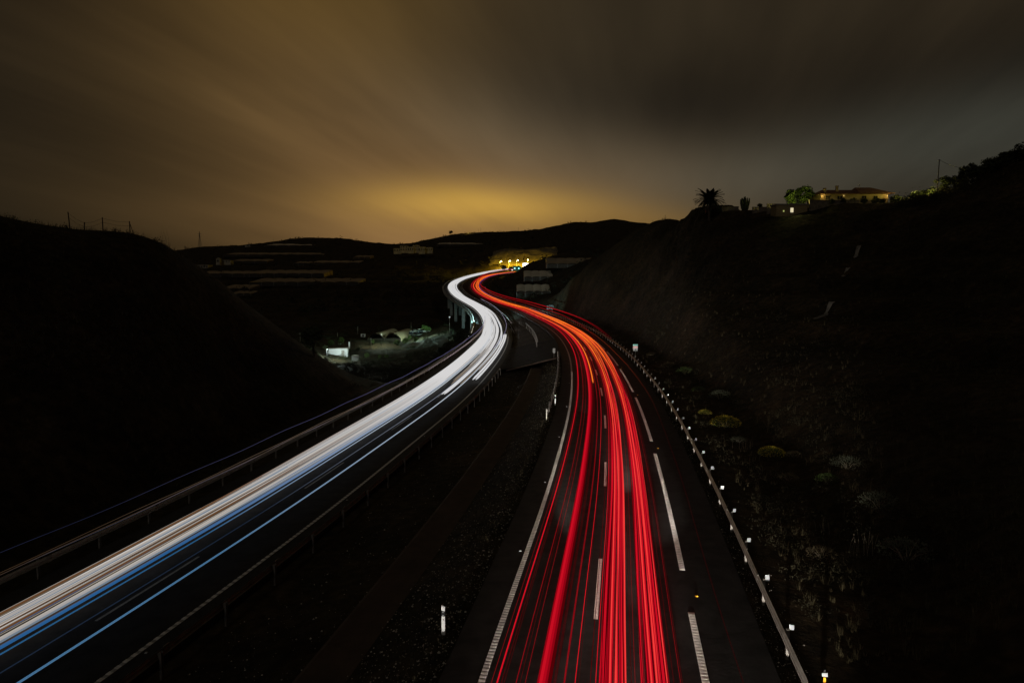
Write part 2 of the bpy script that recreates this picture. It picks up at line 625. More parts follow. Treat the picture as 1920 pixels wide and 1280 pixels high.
def ground(x, y):
    """height of the ground at (x, y); arrays welcome"""
    x = np.asarray(x, float)
    y = np.asarray(y, float)
    r = np.hypot(x, y)
    z = _tps(x, y)
    amp = np.clip(r * 0.012, 0.15, 3.5)
    z = z + amp * 0.7 * fbm(x / (r * 0.0 + 14.0), y / 14.0, 4) * np.clip(r / 120, 0.35, 1) + np.clip((r - 250) / 600, 0, 1) * 2.5 * fbm(x / 90, y / 90, 4)
    # dry stone terraces on the right hill and on the far slope
    tr = smooth(22, 40, x) * smooth(30, 60, y) * (1 - smooth(170, 240, y))
    st = 2.6
    zt = (np.floor(z / st) + smooth(0.62, 0.98, z / st - np.floor(z / st))) * st
    z = z * (1 - 0.75 * tr) + zt * 0.75 * tr
    tl = smooth(360, 460, y) * (1 - smooth(1000, 1150, y)) * (1 - smooth(-80, 0, x))
    st = 6.0
    zt = (np.floor(z / st) + smooth(0.55, 0.95, z / st - np.floor(z / st))) * st
    z = z * (1 - 0.7 * tl) + zt * 0.7 * tl
    # the road corridor
    yc = np.clip(y, Y0, Y1)
    lr = CR.lat(x, yc)
    ll = CL.lat(x, yc)
    zr, zl = CR.Z(yc), CL.Z(yc)
    fade = (1 - smooth(690, 750, y)) * smooth(-62, -50, y)
    # median between them
    tm = np.clip((lr + 2.2) / np.where(np.abs(lr - ll) < 1e-6, 1, (lr + 2.2) - (ll - 2.0) + 1e-9), 0, 1)
    width = np.maximum((ll - 2.0) - (lr + 2.2), 0.5)
    f = np.clip((ll - 2.0) / width, 0, 1)
    zm = zl + (zr - zl) * f - 0.30 - 0.55 * np.sin(np.pi * np.clip(f, 0, 1)) * (1 - smooth(110, 140, y))
    inside = (ll > -12.2) & (lr < 13.0)
    # right verge
    wr = 1 - smooth(12.4, 12.4 + 9.0, lr)
    # left verge: the hill comes down to the road, further on the ground falls to the valley under the viaduct
    bridge = smooth(BR0 - 30, BR0 + 25, y) * (1 - smooth(BR1 - 40, BR1 + 30, y))
    wlft = 1 - smooth(11.8, 11.8 + 7.0, -ll)
    w = np.where(lr > 2.0, wr, np.where(ll < -2.0, wlft, 1.0)) * fade
    target = np.where(lr > -2.2, zr - 0.30, np.where(ll < 2.0, zl - 0.32, zm))
    under = np.minimum(target - 1.0, np.minimum(z, target - 3.5 - 9.0 * bridge))
    target = np.where(ll < 1.0, target * (1 - bridge) + under * bridge, target)
    return z * (1 - w) + target * w


def gz(x, y):
    return float(ground(np.array([x]), np.array([y]))[0])


def hit(u, v, y0=24.0, y1=3000.0):
    """where the line of sight through a pixel meets the ground"""
    r = ray(u, v)
    ys = np.geomspace(y0, y1, 620)
    t = ys / r.y
    xs, zs = r.x * t, CAM_Z + r.z * t
    g = ground(xs, ys)
    k = np.argmax(zs < g)
    if not (zs < g).any():
        k = len(ys) - 1
    return Vector((xs[k], ys[k], g[k]))


def build_ground():
    fine = np.arange(-42, 42.01, 0.28)
    coarse_l = np.arange(-180, -42, 3.0)
    coarse_r = np.arange(45, 180, 3.0)
    ang = np.radians(np.concatenate([coarse_l, fine, coarse_r]))
    rad = np.concatenate([[5.0], np.geomspace(8, 9000, 300)])
    A, Rr = np.meshgrid(ang, rad)
    X, Y = Rr * np.sin(A), Rr * np.cos(A)
    Z = ground(X, Y)
    Z = np.where(Rr > 2600, Z * 0 + np.minimum(Z, 60), Z)
    n, m = len(rad), len(ang)
    co = np.stack([X, Y, Z], -1).reshape(-1, 3)
    i, j = np.meshgrid(np.arange(n - 1), np.arange(m), indexing='ij')
    j2 = (j + 1) % m
    f = np.stack([i * m + j, (i + 1) * m + j, (i + 1) * m + j2, i * m + j2], -1).reshape(-1, 4)
    verts = co.tolist() + [[0, 0, gz(0, 0.01)]]
    faces = f.tolist() + [[k, (k + 1) % m, len(verts) - 1] for k in range(m)]
    me = bpy.data.meshes.new('ground')
    me.from_pydata(verts, [], faces)
    me.polygons.foreach_set('use_smooth', [True] * len(me.polygons))
    m_ = bpy.data.materials.new('dry_hillside')
    nt, b = nodes_of(m_)
    b.inputs['Roughness'].default_value = 0.95
    b.inputs['Specular IOR Level'].default_value = 0.1
    tc = nt.nodes.new('ShaderNodeTexCoord')

    def nz(scale, det=7.0):
        n_ = nt.nodes.new('ShaderNodeTexNoise')
        n_.inputs['Scale'].default_value = scale
        n_.inputs['Detail'].default_value = det
        n_.inputs['Roughness'].default_value = 0.65
        nt.links.new(tc.outputs['Object'], n_.inputs['Vector'])
        return n_.outputs['Fac']
    r1 = nt.nodes.new('ShaderNodeValToRGB')
    els = r1.color_ramp.elements
    els[0].position, els[0].color = 0.30, (0.014, 0.013, 0.008, 1)
    els[1].position, els[1].color = 0.78, (0.085, 0.058, 0.034, 1)
    e = els.new(0.52)
    e.color = (0.036, 0.028, 0.016, 1)
    nt.links.new(nz(0.12), r1.inputs['Fac'])
    r2 = nt.nodes.new('ShaderNodeValToRGB')
    r2.color_ramp.elements[0].position, r2.color_ramp.elements[0].color = 0.42, (0.55, 0.55, 0.55, 1)
    r2.color_ramp.elements[1].position, r2.color_ramp.elements[1].color = 0.66, (1.5, 1.4, 1.25, 1)
    nt.links.new(nz(1.3), r2.inputs['Fac'])
    mx = nt.nodes.new('ShaderNodeMix')
    mx.data_type = 'RGBA'
    mx.blend_type = 'MULTIPLY'
    mx.inputs['Factor'].default_value = 1.0
    nt.links.new(r1.outputs['Color'], mx.inputs['A'])
    nt.links.new(r2.outputs['Color'], mx.inputs['B'])
    nt.links.new(mx.outputs['Result'], b.inputs['Base Color'])
    bp = nt.nodes.new('ShaderNodeBump')
    bp.inputs['Strength'].default_value = 0.8
    bp.inputs['Distance'].default_value = 0.4
    nt.links.new(nz(1.1, 10.0), bp.inputs['Height'])
    nt.links.new(bp.outputs['Normal'], b.inputs['Normal'])
    me.materials.append(m_)
    me.update()
    o = bpy.data.objects.new('ground', me)
    COL.objects.link(o)
    tag(o, kind='structure')


build_ground()

# ------------------------------------------------------------------ road surfaces
M_ASPH = mat('asphalt', (0.025, 0.0235, 0.022), rough=0.85, var=0.42, scale=1.1, bump=0.10, spec=0.2)
M_ASPH2 = mat('worn_asphalt', (0.022, 0.020, 0.019), rough=0.95, var=0.45, scale=0.8, bump=0.35, spec=0.05)
M_PAINT = mat('road_paint', (0.74, 0.72, 0.67), rough=0.55, var=0.22, scale=7.0, bump=0.2)
M_PAINT_BASE = mat('worn_road_paint', (0.36, 0.35, 0.32), rough=0.7, var=0.3, scale=6.0, bump=0.2)
M_STEEL = mat('galvanised_steel', (0.40, 0.39, 0.37), rough=0.5, metal=0.25, var=0.2, scale=3.0, bump=0.1)
M_STEEL_DULL = mat('weathered_steel', (0.30, 0.28, 0.26), rough=0.55, metal=0.5, var=0.3, scale=2.0, bump=0.1)
M_CONC = mat('concrete', (0.30, 0.28, 0.25), rough=0.85, var=0.25, scale=0.9, bump=0.3)
M_CONC_RED = mat('stained_concrete', (0.066, 0.045, 0.034), rough=0.9, var=0.3, scale=0.7, bump=0.4)
M_WHITE = mat('white_plastic', (0.78, 0.79, 0.80), rough=0.45, var=0.08, scale=9.0)
M_BLACK = mat('black_plastic', (0.02, 0.02, 0.022), rough=0.5, var=0.2, scale=8.0)
M_REFLECT = mat('white_reflector', (0.40, 0.43, 0.46), rough=0.25, var=0.05, scale=12.0, spec=0.8)
M_AMBER = mat('amber_reflector', (0.80, 0.42, 0.03), rough=0.3, var=0.1, scale=12.0)
M_RED = mat('red_paint', (0.55, 0.05, 0.05), rough=0.45, var=0.1, scale=9.0)


def road_mesh(name, curve, s0, s1, material, ya, yb, thick=0.28, dz=0.0, cross=0.0):
    mb = MB()
    rows = []
    for y in ysteps(ya, yb, 0.012, 0.8, 6.0):
        top = [curve.P(y, s0 + (s1 - s0) * k / 4, dz) for k in range(5)]
        rows.append([curve.P(y, s0, dz - thick)] + top + [curve.P(y, s1, dz - thick)])
    mb.strip(rows)
    return mb.build(name, material)


road_r = tag(road_mesh('road', CR, -1.35, 9.35, M_ASPH, -55, 755), kind='structure')
road_l = tag(road_mesh('road', CL, -9.75, 1.15, M_ASPH, -55, 755), kind='structure')


def ribbon(name, curve, s, w, ya, yb, parent, material, dz=0.006, th=0.0):
    mb = MB()
    rows = []
    for y in ysteps(ya, yb, 0.008, 0.5, 4.0):
        rows.append([curve.P(y, s - w / 2, dz), curve.P(y, s + w / 2, dz)])
    mb.strip(rows)
    return mb.build(name, material, parent)


def ribs(name, curve, s, w, ya, yb, parent, pitch=0.2):
    mb = MB()
    y = ya
    while y < yb:
        p = curve.P(y, s, 0.014)
        mb.box(p, (w, pitch * 0.5, 0.016), rz=-float(curve.T(y)))
        y += pitch
    o = mb.build(name, M_PAINT, parent)
    return tag(o, kind='stuff')


# right carriageway
ribbon('edge_line', CR, 0.0, 0.22, -50, 745, road_r, M_PAINT_BASE)
ribs('line_ribs', CR, 0.0, 0.21, 14, 95, road_r)
y = 26.3 - 17.0 * 3
dash_rows = []
while y < 330:
    ribbon('lane_dash', CR, 3.42, 0.16, y, y + (5.6 if y > 0 else 5.6), road_r, M_PAINT)
    y += 16.6
yb_ = 30.0 - 24.0 * 3
while yb_ < 420:
    ribbon('edge_dash', CR, 7.0, 0.24, yb_ + 0.0, yb_ + 20.2, road_r, M_PAINT_BASE if False else M_PAINT)
    if yb_ < 90:
        ribs('line_ribs', CR, 7.0, 0.23, max(14, yb_ + 0.1), yb_ + 20.1, road_r)
    yb_ += 24.0
# left carriageway
ribbon('edge_line', CL, 0.0, 0.20, -50, 745, road_l, M_PAINT_BASE)
ribs('line_ribs', CL, 0.0, 0.19, 14, 95, road_l, 0.42)
ribbon('edge_line', CL, -7.2, 0.20, -50, 745, road_l, M_PAINT)
y = 27.2 - 19.0 * 3
while y < 330:
    ribbon('lane_dash', CL, -3.65, 0.14, y, y + 7.0, road_l, M_PAINT_BASE)
    y += 19.2

# cat's eyes beside the lines
cat = MB()
cat.box((0, 0, 0.012), (0.11, 0.10, 0.024), taper=0.8)
cat_me = cat.mesh('road_stud', M_REFLECT)
cat2_me = cat.mesh('road_stud', M_AMBER)
for k, y in enumerate([19.5, 31.0, 42.0, 54.5, 68.0, 84.0, 104.0]):
    o = put('road_stud', cat_me, road_r, CR.P(y, -0.32, 0.0))
for k, y in enumerate([27.6, 51.8, 75.9, 99.6, 123.6]):
    o = put('road_stud', cat2_me, road_r, CR.P(y, 7.35, 0.0))
for k, y in enumerate([26.0, 45.0, 64.0]):
    o = put('road_stud', cat_me, road_l, CL.P(y, 0.32, 0.0))

# paved crossover between the carriageways and the concrete channel in the median
xo = MB()
rows = []
for y in np.linspace(112, 150, 14):
    a, b = CL.P(y, 1.1, -0.004), CR.P(y, -1.3, -0.004)
    rows.append([a.lerp(b, k / 8) for k in range(9)])
xo.strip(rows)
tag(xo.build('pavement', M_ASPH2), kind='structure')
ch = MB()
rows = []
for y in ysteps(8, 108, 0.02, 0.8, 3.0):
    a, b = CL.P(y, 0, 0), CR.P(y, 0, 0)
    c = a.lerp(b, 0.66)
    zz = gz(c.x, c.y)
    n = Vector((1, 0, 0))
    rows.append([c + n * dx + Vector((0, 0, zz - c.z + dz)) for dx, dz in ((-1.9, 0.05), (-1.75, 0.09), (-0.55, -0.03), (0.55, -0.03), (1.75, 0.09), (1.9, 0.05))])
ch.strip(rows)
tag(ch.build('median_channel', M_CONC_RED), kind='structure')
kb = MB()
a, b = CL.P(111.5, 2.6, 0.0), CR.P(111.5, -1.9, 0.0)
for k in range(6):
    p, q = a.lerp(b, k / 6), a.lerp(b, (k + 0.96) / 6)
    m_ = (p + q) / 2
    kb.box((m_.x, m_.y, m_.z + 0.10), ((q - p).length, 0.25, 0.22), rz=math.atan2(q.y - p.y, q.x - p.x), ry=-math.asin((q.z - p.z) / (q - p).length))
tag(kb.build('kerb', M_CONC_RED), kind='structure')
# short marking on the crossover
ribbon('edge_line', CR, -5.3, 0.16, 113, 143, road_r, M_PAINT, dz=-0.10) if False else None

# ------------------------------------------------------------------ guardrails
W_PROFILE = [(0.00, 0.44), (0.035, 0.47), (0.08, 0.50), (0.08, 0.545), (0.02, 0.585), (0.02, 0.625), (0.08, 0.665), (0.08, 0.71), (0.035, 0.74), (0.00, 0.77)]


def guardrail(curve, s, side, ya, yb, label, reflectors=False, post_step=4.0, phase=0.0, mat_rail=None, both=False):
    """side: +1 if the traffic is on the left of the rail (rail faces -s), -1 otherwise"""
    t = thing('guardrail', label, 'guardrail', curve.P(ya, s, 0))
    o = t.location.copy()
    mb = MB()
    rows = []
    for y in ysteps(ya, yb, 0.010, 0.8, 5.0):
        rows.append([curve.P(y, s - side * (0.06 + dx), dz) - o for dx, dz in W_PROFILE])
    mb.strip(rows)
    mb.build('rail', mat_rail or M_STEEL, t)
    pm = MB()
    pm.box((-0.045, 0, 0.10), (0.012, 0.12, 1.36))
    pm.box((0.0, 0.055, 0.10), (0.09, 0.012, 1.36))
    pm.box((0.0, -0.055, 0.10), (0.09, 0.012, 1.36))
    post_me = pm.mesh('post', M_STEEL_DULL)
    bm = MB()
    bm.box((0, 0, 0.62), (0.14, 0.10, 0.20))
    block_me = bm.mesh('spacer', M_STEEL_DULL)
    rm = MB()
    rm.box((0, 0, 0), (0.18, 0.012, 0.24))
    ref_me = rm.mesh('reflector', M_REFLECT)
    sm = MB()
    sm.box((0, 0, 0), (0.035, 0.30, 0.34))
    splice_me = sm.mesh('splice_plate', M_STEEL_DULL)
    y = ya + phase
    n = 0
    while y < yb and n < 140:
        rz = -float(curve.T(y))
        p = curve.P(y, s + side * 0.08, 0) - o
        put('post', post_me, t, p, (0, 0, rz))
        put('spacer', block_me, t, curve.P(y, s - side * 0.01, 0) - o, (0, 0, rz))
        if reflectors:
            put('reflector', ref_me, t, curve.P(y, s + side * 0.20, 0.84 + random.uniform(-.03, .02)) - o, (random.uniform(-.2, .2), random.uniform(-.06, .06), rz + random.uniform(-.35, .35)), (random.uniform(.75, 1), 1, random.uniform(.75, 1.1)))
        if n % 2 == 0 and y < 130:
            put('splice_plate', splice_me, t, curve.P(y + 0.5, s - side * 0.10, 0.605) - o, (0, 0, rz))
        y += post_step
        n += 1
    return t


guardrail(CR, R_OUT, 1, 12.0, 470.0, 'steel guardrail with white reflectors along the outer edge of the right carriageway', True, 3.95, 0.1, M_STEEL_DULL)
guardrail(CL, L_OUT + 0.35, -1, 14.0, 690.0, 'steel guardrail at the foot of the left hill and over the viaduct', False, 4.0, 1.4)
guardrail(CL, 1.75, 1, 16.0, 110.0, 'dark steel guardrail on the median side of the left carriageway', False, 4.0, 1.0, M_STEEL_DULL)
guardrail(CR, -1.9, -1, 62.0, 116.0, 'short curved guardrail beside the median crossover', False, 4.0, 0.5, M_STEEL_DULL)
guardrail(CL, 2.4, 1, 226.0, 690.0, 'far steel guardrail on the median side beyond the crossover', False, 8.0, 0.5, M_STEEL_DULL)

guardrail(CR, -5.4, -1, 136.0, 196.0, 'short pale guardrail curving through the gap in the median', False, 6.0, 0.5)

# ------------------------------------------------------------------ viaduct of the left carriageway
vd = thing('viaduct', 'concrete viaduct on tall piers carrying the left carriageway', 'bridge', CL.P(BR0, 0, 0))
vo = vd.location.copy()
mb = MB()
rows = []
for y in ysteps(BR0 - 12, BR1 + 10, 0.02, 2, 6):
    rows.append([CL.P(y, s, dz) - vo for s, dz in ((-10.9, 0.02), (-10.9, -0.55), (-8.6, -0.85), (-7.6, -1.9), (-1.2, -1.9), (-0.2, -0.85), (1.9, -0.55), (1.9, 0.02))])
mb.strip(rows)
mb.build('deck', M_CONC, vd)
mb = MB()
rows = []
for y in ysteps(BR0 - 12, BR1 + 10, 0.02, 2, 6):
    rows.append([CL.P(y, s, dz) - vo for s, dz in ((-10.95, -0.3), (-10.95, 0.30), (-10.45, 0.30), (-10.45, -0.1))])
mb.strip(rows)
mb.build('parapet', M_CONC, vd)
for y in np.arange(BR0 + 12, BR1, 32.0):
    for s in (-7.0, -1.8):
        p = CL.P(y, s, -1.85)
        zb = gz(p.x, p.y) - 1.5
        if p.z - zb < 2.5:
            continue
        pm = MB()
        h = p.z - zb
        pm.box((0, 0, -h / 2), (1.5, 1.5, h))
        pm.box((0, 0, -0.25), (2.2, 2.0, 0.5))
        pm.build('pier', M_CONC, vd, loc=p - vo).rotation_euler.z = -float(CL.T(y))

# ------------------------------------------------------------------ light trails of the traffic
M_TRAIL = attr_emit('vehicle_light')


def trail_part(name, parent, curve, sfun, zfun, rad, cfun, ya, yb, flat=1.0, grow=130.0):
    """swept lamp: a thin glowing tube that follows the lane at lamp height"""
    ys = ysteps(ya, yb, 0.022, 0.7, 8.0)
    pts = [curve.P(y, sfun(y), zfun(y)) for y in ys]
    seg = 6
    vs, fs, cs = [], [], []
    for i, p in enumerate(pts):
        t = (pts[min(i + 1, len(pts) - 1)] - pts[max(i - 1, 0)]).normalized()
        a = t.cross(Vector((0, 0, 1))).normalized()
        b = a.cross(t)
        c = cfun(ys[i])
        r = rad * (1.0 + max(0.0, ys[i] - 30.0) / grow)
        if i in (0, len(pts) - 1):
            r *= 0.4
        for k in range(seg):
            w = 2 * math.pi * k / seg
            q = p + a * (math.cos(w) * r) + b * (math.sin(w) * r * flat)
            vs.append(tuple(q))
            cs.append((*c, 1.0))
    for i in range(len(pts) - 1):
        for k in range(seg):
            k2 = (k + 1) % seg
            fs.append((i * seg + k, i * seg + k2, (i + 1) * seg + k2, (i + 1) * seg + k))
    fs.append(tuple(range(seg - 1, -1, -1)))
    fs.append(tuple((len(pts) - 1) * seg + k for k in range(seg)))
    me = bpy.data.meshes.new(name)
    o = parent.location
    me.from_pydata([(v[0] - o.x, v[1] - o.y, v[2] - o.z) for v in vs], [], fs)
    ca = me.color_attributes.new('glow', 'FLOAT_COLOR', 'POINT')
    ca.data.foreach_set('color', np.array(cs, dtype=np.float32).ravel())
    me.materials.append(M_TRAIL)
    me.polygons.foreach_set('use_smooth', [True] * len(me.polygons))
    me.update()
    ob = bpy.data.objects.new(name, me)
    COL.objects.link(ob)
    ob.parent = parent
    return ob


def wander(amp, seed):
    r = random.Random(seed)
    ph = [r.uniform(0, 6.28) for _ in range(3)]
    ln = [r.uniform(150, 320), r.uniform(60, 120), r.uniform(25, 45)]
    return lambda y: amp * (0.7 * math.sin(y / ln[0] * 6.28 + ph[0]) + 0.35 * math.sin(y / ln[1] * 6.28 + ph[1]) + 0.06 * math.sin(y / ln[2] * 6.28 + ph[2]))


def mixc(a, b, t):
    t = max(0.0, min(1.0, t))
    return tuple(x * (1 - t) + y_ * t for x, y_ in zip(a, b))


def vehicle(name, label, group, curve, s_list, z, rad, near, far, ya, yb, amp=0.10, seed=0, y_mix=(60, 150), part='lamp_streak', bounce=0.0):
    grow = 200.0 if curve is CR else 120.0
    p0 = curve.P(ya, s_list[0], 0)
    t = thing(name, label, 'light trail', p0, group=group)
    wf = wander(amp, seed)
    for k, s in enumerate(s_list):
        rr = random.Random(seed * 7 + k)
        ph = rr.uniform(0, 6.28)
        zf = (lambda y, ph=ph: z + bounce * math.sin(y / 1.9 + ph) + bounce * 0.6 * math.sin(y / 3.7 + 2 * ph))
        cf = (lambda y: mixc(near, far, (y - y_mix[0]) / (y_mix[1] - y_mix[0])))
        trail_part(part, t, curve, lambda y, s=s: s + wf(y), zf, rad, cf, ya, yb, grow=grow)
    return t


RED_S, RED_M, RED_D, RED_X = (0.56, 0.0045, 0.015), (0.25, 0.001, 0.006), (0.075, 0.0005, 0.002), (0.92, 0.045, 0.04)
OR_S, OR_M = (1.0, 0.19, 0.018), (0.90, 0.07, 0.02)
GR = 'red tail light trails in the right-hand lane'
LR = 'red tail light trail among many in the outer lane of the right carriageway'
rr = random.Random(4)
# outer (right-hand) lane: many vehicles, left lamps at s 3.75-4.4, right lamps at s 4.95-5.6
for i in range(40):
    s1 = 3.70 + 0.76 * rr.random()
    s2 = s1 + 1.18 + 0.14 * rr.random()
    c = rr.choice([RED_S, RED_S, RED_S, RED_M, RED_M, RED_D, RED_D, RED_D] + ([RED_X] if i % 4 == 0 else []))
    far = rr.choice([OR_S, OR_M, RED_X, RED_S, RED_S, RED_M])
    vehicle('tail_light_trail', LR, GR, CR, [s1, s2], rr.uniform(0.6, 1.0), rr.uniform(0.006, 0.030), c, far, rr.uniform(5, 14), 700, 0.10, 100 + i, (60, 150))
# vehicles braking into the bend: their lamps turn orange
GO = 'orange brake light trails through the bend'
LO = 'orange brake light trail glowing among the red ones in the bend'
for i in range(9):
    s1 = 3.8 + 0.75 * rr.random()
    vehicle('brake_light_trail', LO, GO, CR, [s1, s1 + 1.2], rr.uniform(0.85, 1.05), rr.uniform(0.018, 0.036), RED_X if i % 2 else RED_S, OR_S, rr.uniform(6, 20), 690, 0.13, 200 + i, (40 + 6 * i, 90 + 6 * i))
# inner lane: a few vehicles
GI = 'red tail light trails in the inner lane'
LI = 'thin red tail light trail in the inner lane next to the median'
for i, (a, b, r_, c) in enumerate([(0.75, 2.05, 0.026, RED_S), (0.84, 2.2, 0.012, RED_D), (1.28, 2.70, 0.012, RED_M), (0.68, 2.36, 0.010, RED_D)]):
    vehicle('tail_light_trail', LI, GI, CR, [a, b], 0.78, r_, c, RED_S, 6, 690, 0.04, 300 + i, (60, 140))
for s_, c, r_, lab in [(1.90, RED_M, 0.03, 'red edge of the broad band in the inner lane'), (1.97, RED_S, 0.045, 'brightest red core of the broad band in the inner lane'), (2.06, (0.42, 0.002, 0.01), 0.05, 'middle red of the broad band in the inner lane'), (2.15, RED_M, 0.045, 'darker red right half of the broad band in the inner lane'), (2.24, RED_D, 0.05, 'darkest red right edge of the broad band in the inner lane')]:
    vehicle('tail_light_trail', lab, 'broad red band in the inner lane', CR, [s_], 0.8 - 0.02 * s_, r_, c, RED_X if c == RED_S else RED_S, 5, 690, 0.03, 340, (60, 140))
vehicle('brake_light_trail', 'orange trail that starts in the inner lane beside the fourth lane dash', None, CR, [2.42, 2.5], 0.82, 0.03, OR_S, OR_S, 79, 690, 0.05, 350)
vehicle('tail_light_trail', 'dark red pair of thin trails running along the lane dashes', None, CR, [3.02, 3.62], 0.8, 0.012, RED_S, RED_M, 5, 400, 0.03, 351)
vehicle('tail_light_trail', 'dim red pair of hair-thin trails near the outer edge line', None, CR, [5.9, 6.15], 0.75, 0.007, RED_D, RED_S, 5, 300, 0.05, 352, (60, 120))
vehicle('tail_light_trail', 'single red trail that swings out over the hard shoulder', None, CR, [7.7], 0.9, 0.008, (0.03, 0.0004, 0.001), (0.45, 0.05, 0.01), 9, 690, 0.45, 353, (60, 130))
for i, (s, z, lab) in enumerate([(4.2, 3.3, 'upper red marker light trail of a lorry seen above the far guardrail'), (5.9, 3.7, 'topmost red marker light trail of a lorry against the right hillside')]):
    vehicle('marker_light_trail', lab, None, CR, [s, s + 0.35] if i else [s], z, 0.030, (0.05, 0.0006, 0.002), (0.36, 0.004, 0.008), 105, 690, 0.06, 360 + i, (110, 200), bounce=0.02)
vehicle('marker_light_trail', 'violet side marker trail between the orange trails and the guardrail in the bend', None, CR, [6.3, 6.6], 0.7, 0.02, (0.05, 0.0, 0.06), (0.11, 0.04, 0.26), 210, 640, 0.05, 370, (220, 300))

# hair-thin faint strands between the bright bundles
GF = 'hair-thin dark red trails between the bright bundles'
for i in range(16):
    s1 = 0.35 + 5.9 * (i + rr.random()) / 16
    vehicle('tail_light_trail', 'hair-thin dark red trail between the brighter tail light bundles', GF, CR, [s1], rr.uniform(0.6, 1.0), rr.uniform(0.005, 0.010), RED_D if i % 3 else RED_M, RED_M, 6, 560, 0.06, 380 + i, (60, 150))

# left carriageway: headlights coming towards the camera
WH = (0.66, 0.65, 0.645)
GW = 'white headlight trails in the outer lane of the left carriageway'
LW = 'white headlight trail among many merged in the outer lane of the left carriageway'
near_cols = [(0.46, 0.41, 0.34), (0.20, 0.14, 0.10), (0.58, 0.55, 0.52), (0.05, 0.035, 0.025), (0.56, 0.53, 0.50), (0.03, 0.025, 0.02), (0.30, 0.27, 0.24), (0.16, 0.20, 0.25), (0.22, 0.18, 0.13), (0.04, 0.10, 0.22), (0.12, 0.055, 0.022), (0.06, 0.05, 0.04), (0.36, 0.34, 0.33)]
for i in range(42):
    s1 = -6.92 + 0.62 * rr.random()
    s2 = s1 + 1.25 + 0.30 * rr.random()
    if i % 3 == 2:
        s1 += 0.55
        s2 = min(s2, -4.9)
    nc = near_cols[i % len(near_cols)]
    vehicle('headlight_trail', LW, GW, CL, [s1, s2], rr.uniform(0.55, 0.8), rr.uniform(0.012, 0.050), nc, WH, rr.uniform(4, 16), 735, 0.17, 400 + i, (40, 100))
vehicle('headlight_trail', 'deep blue headlight trail on the inner side of the white band', None, CL, [-4.66], 0.62, 0.05, (0.02, 0.10, 0.26), (0.5, 0.55, 0.62), 5, 735, 0.03, 450, (34, 100))
vehicle('headlight_trail', 'bright blue-white headlight trail just outside the left carriageway lane dashes', None, CL, [-4.25], 0.62, 0.030, (0.02, 0.09, 0.20), (0.60, 0.66, 0.72), 6, 735, 0.10, 460, (36, 85))
vehicle('headlight_trail', 'blue-white headlight trail in the middle of the inner left lane', None, CL, [-1.86, -1.78], 0.62, 0.020, (0.06, 0.15, 0.27), (0.55, 0.60, 0.66), 6, 735, 0.10, 461, (34, 95))
vehicle('headlight_trail', 'faint blue headlight trail between the two bright blue ones', None, CL, [-3.12], 0.6, 0.022, (0.010, 0.018, 0.034), (0.30, 0.33, 0.40), 6, 300, 0.04, 470, (40, 110))
vehicle('headlight_trail', 'broad white headlight trail that begins in the inner lane near the crossover', None, CL, [-1.0, -0.55], 0.66, 0.09, (0.62, 0.63, 0.66), WH, 97, 182, 0.08, 471)
vehicle('headlight_trail', 'second broad white trail beside it that joins the merged band', None, CL, [-2.6, -2.9], 0.66, 0.07, (0.62, 0.62, 0.64), WH, 84, 300, 0.2, 472)
GI2 = 'white headlight trails in the inner lane of the left carriageway beyond the crossover'
for i in range(10):
    s1 = -3.9 + 1.2 * rr.random()
    vehicle('headlight_trail', 'white headlight trail in the inner left lane through the far bend', GI2, CL, [s1, s1 + (1.25 if i % 2 else -1.3)], 0.65, rr.uniform(0.03, 0.06), (0.25, 0.20, 0.15), WH, rr.uniform(92, 165), 735, 0.2, 480 + i, (100, 170))
vehicle('marker_light_trail', 'thin wavy blue-violet trail highest above the left guardrail', None, CL, [-6.5], 3.45, 0.013, (0.010, 0.012, 0.028), (0.17, 0.16, 0.31), 10, 220, 0.05, 490, (30, 130), bounce=0.035)
vehicle('marker_light_trail', 'pair of thin amber and violet trails along the top of the left guardrail', None, CL, [-6.6, -6.35], 2.62, 0.012, (0.045, 0.027, 0.015), (0.34, 0.26, 0.20), 8, 215, 0.06, 491, (30, 130), bounce=0.02)
vehicle('marker_light_trail', 'pale violet trail just above the left guardrail rail', None, CL, [-6.9], 2.35, 0.010, (0.04, 0.04, 0.055), (0.25, 0.22, 0.38), 8, 215, 0.05, 492, (30, 130), bounce=0.03)
vehicle('marker_light_trail', 'wavy violet trail over the inner edge of the far left bend', None, CL, [-0.4], 2.9, 0.012, (0.2, 0.18, 0.42), (0.5, 0.45, 0.6), 120, 330, 0.06, 493, (120, 220), bounce=0.04)

# added spots, no cars modelled, act as departing headlights on the road ahead
tails = [o for o in COL.objects if o.name.startswith('tail_light_trail') and o.type == 'EMPTY']
def unseen_headlight(i, y, s, energy, cone, up):
    owner = tails[i % len(tails)]
    p = CR.P(y, s, 0.9) - owner.location
    th = float(CR.T(y + 20))
    lamp('unseen_headlight', p, energy, (1.0, 0.93, 0.82), 0.15, owner, ((math.sin(th), math.cos(th), up), R_(cone), 1.0))


for i in range(34):
    y = -30.0 + 5.5 * i + 0.10 * i * i
    unseen_headlight(i, y, (5.1, 1.9, 4.8, 2.2)[i % 4], 40000.0 if y < 40 else 6000.0, 18.0, -0.004)
# more added spots turned right, as dipped beams, to brighten the verge shrubs
for i, (y, s, e) in enumerate([(4, 5.1, 34000.0), (16, 5.0, 48000.0), (27, 5.1, 66000.0), (38, 5.0, 46000.0), (62, 5.0, 9000.0)]):
    owner = tails[(40 + i) % len(tails)]
    th = float(CR.T(y + 20)) + R_(11)
    lamp('unseen_headlight', CR.P(y, s, 0.9) - owner.location, e, (1.0, 0.93, 0.82), 0.15, owner, ((math.sin(th), math.cos(th), 0.012), R_(20), 1.0))
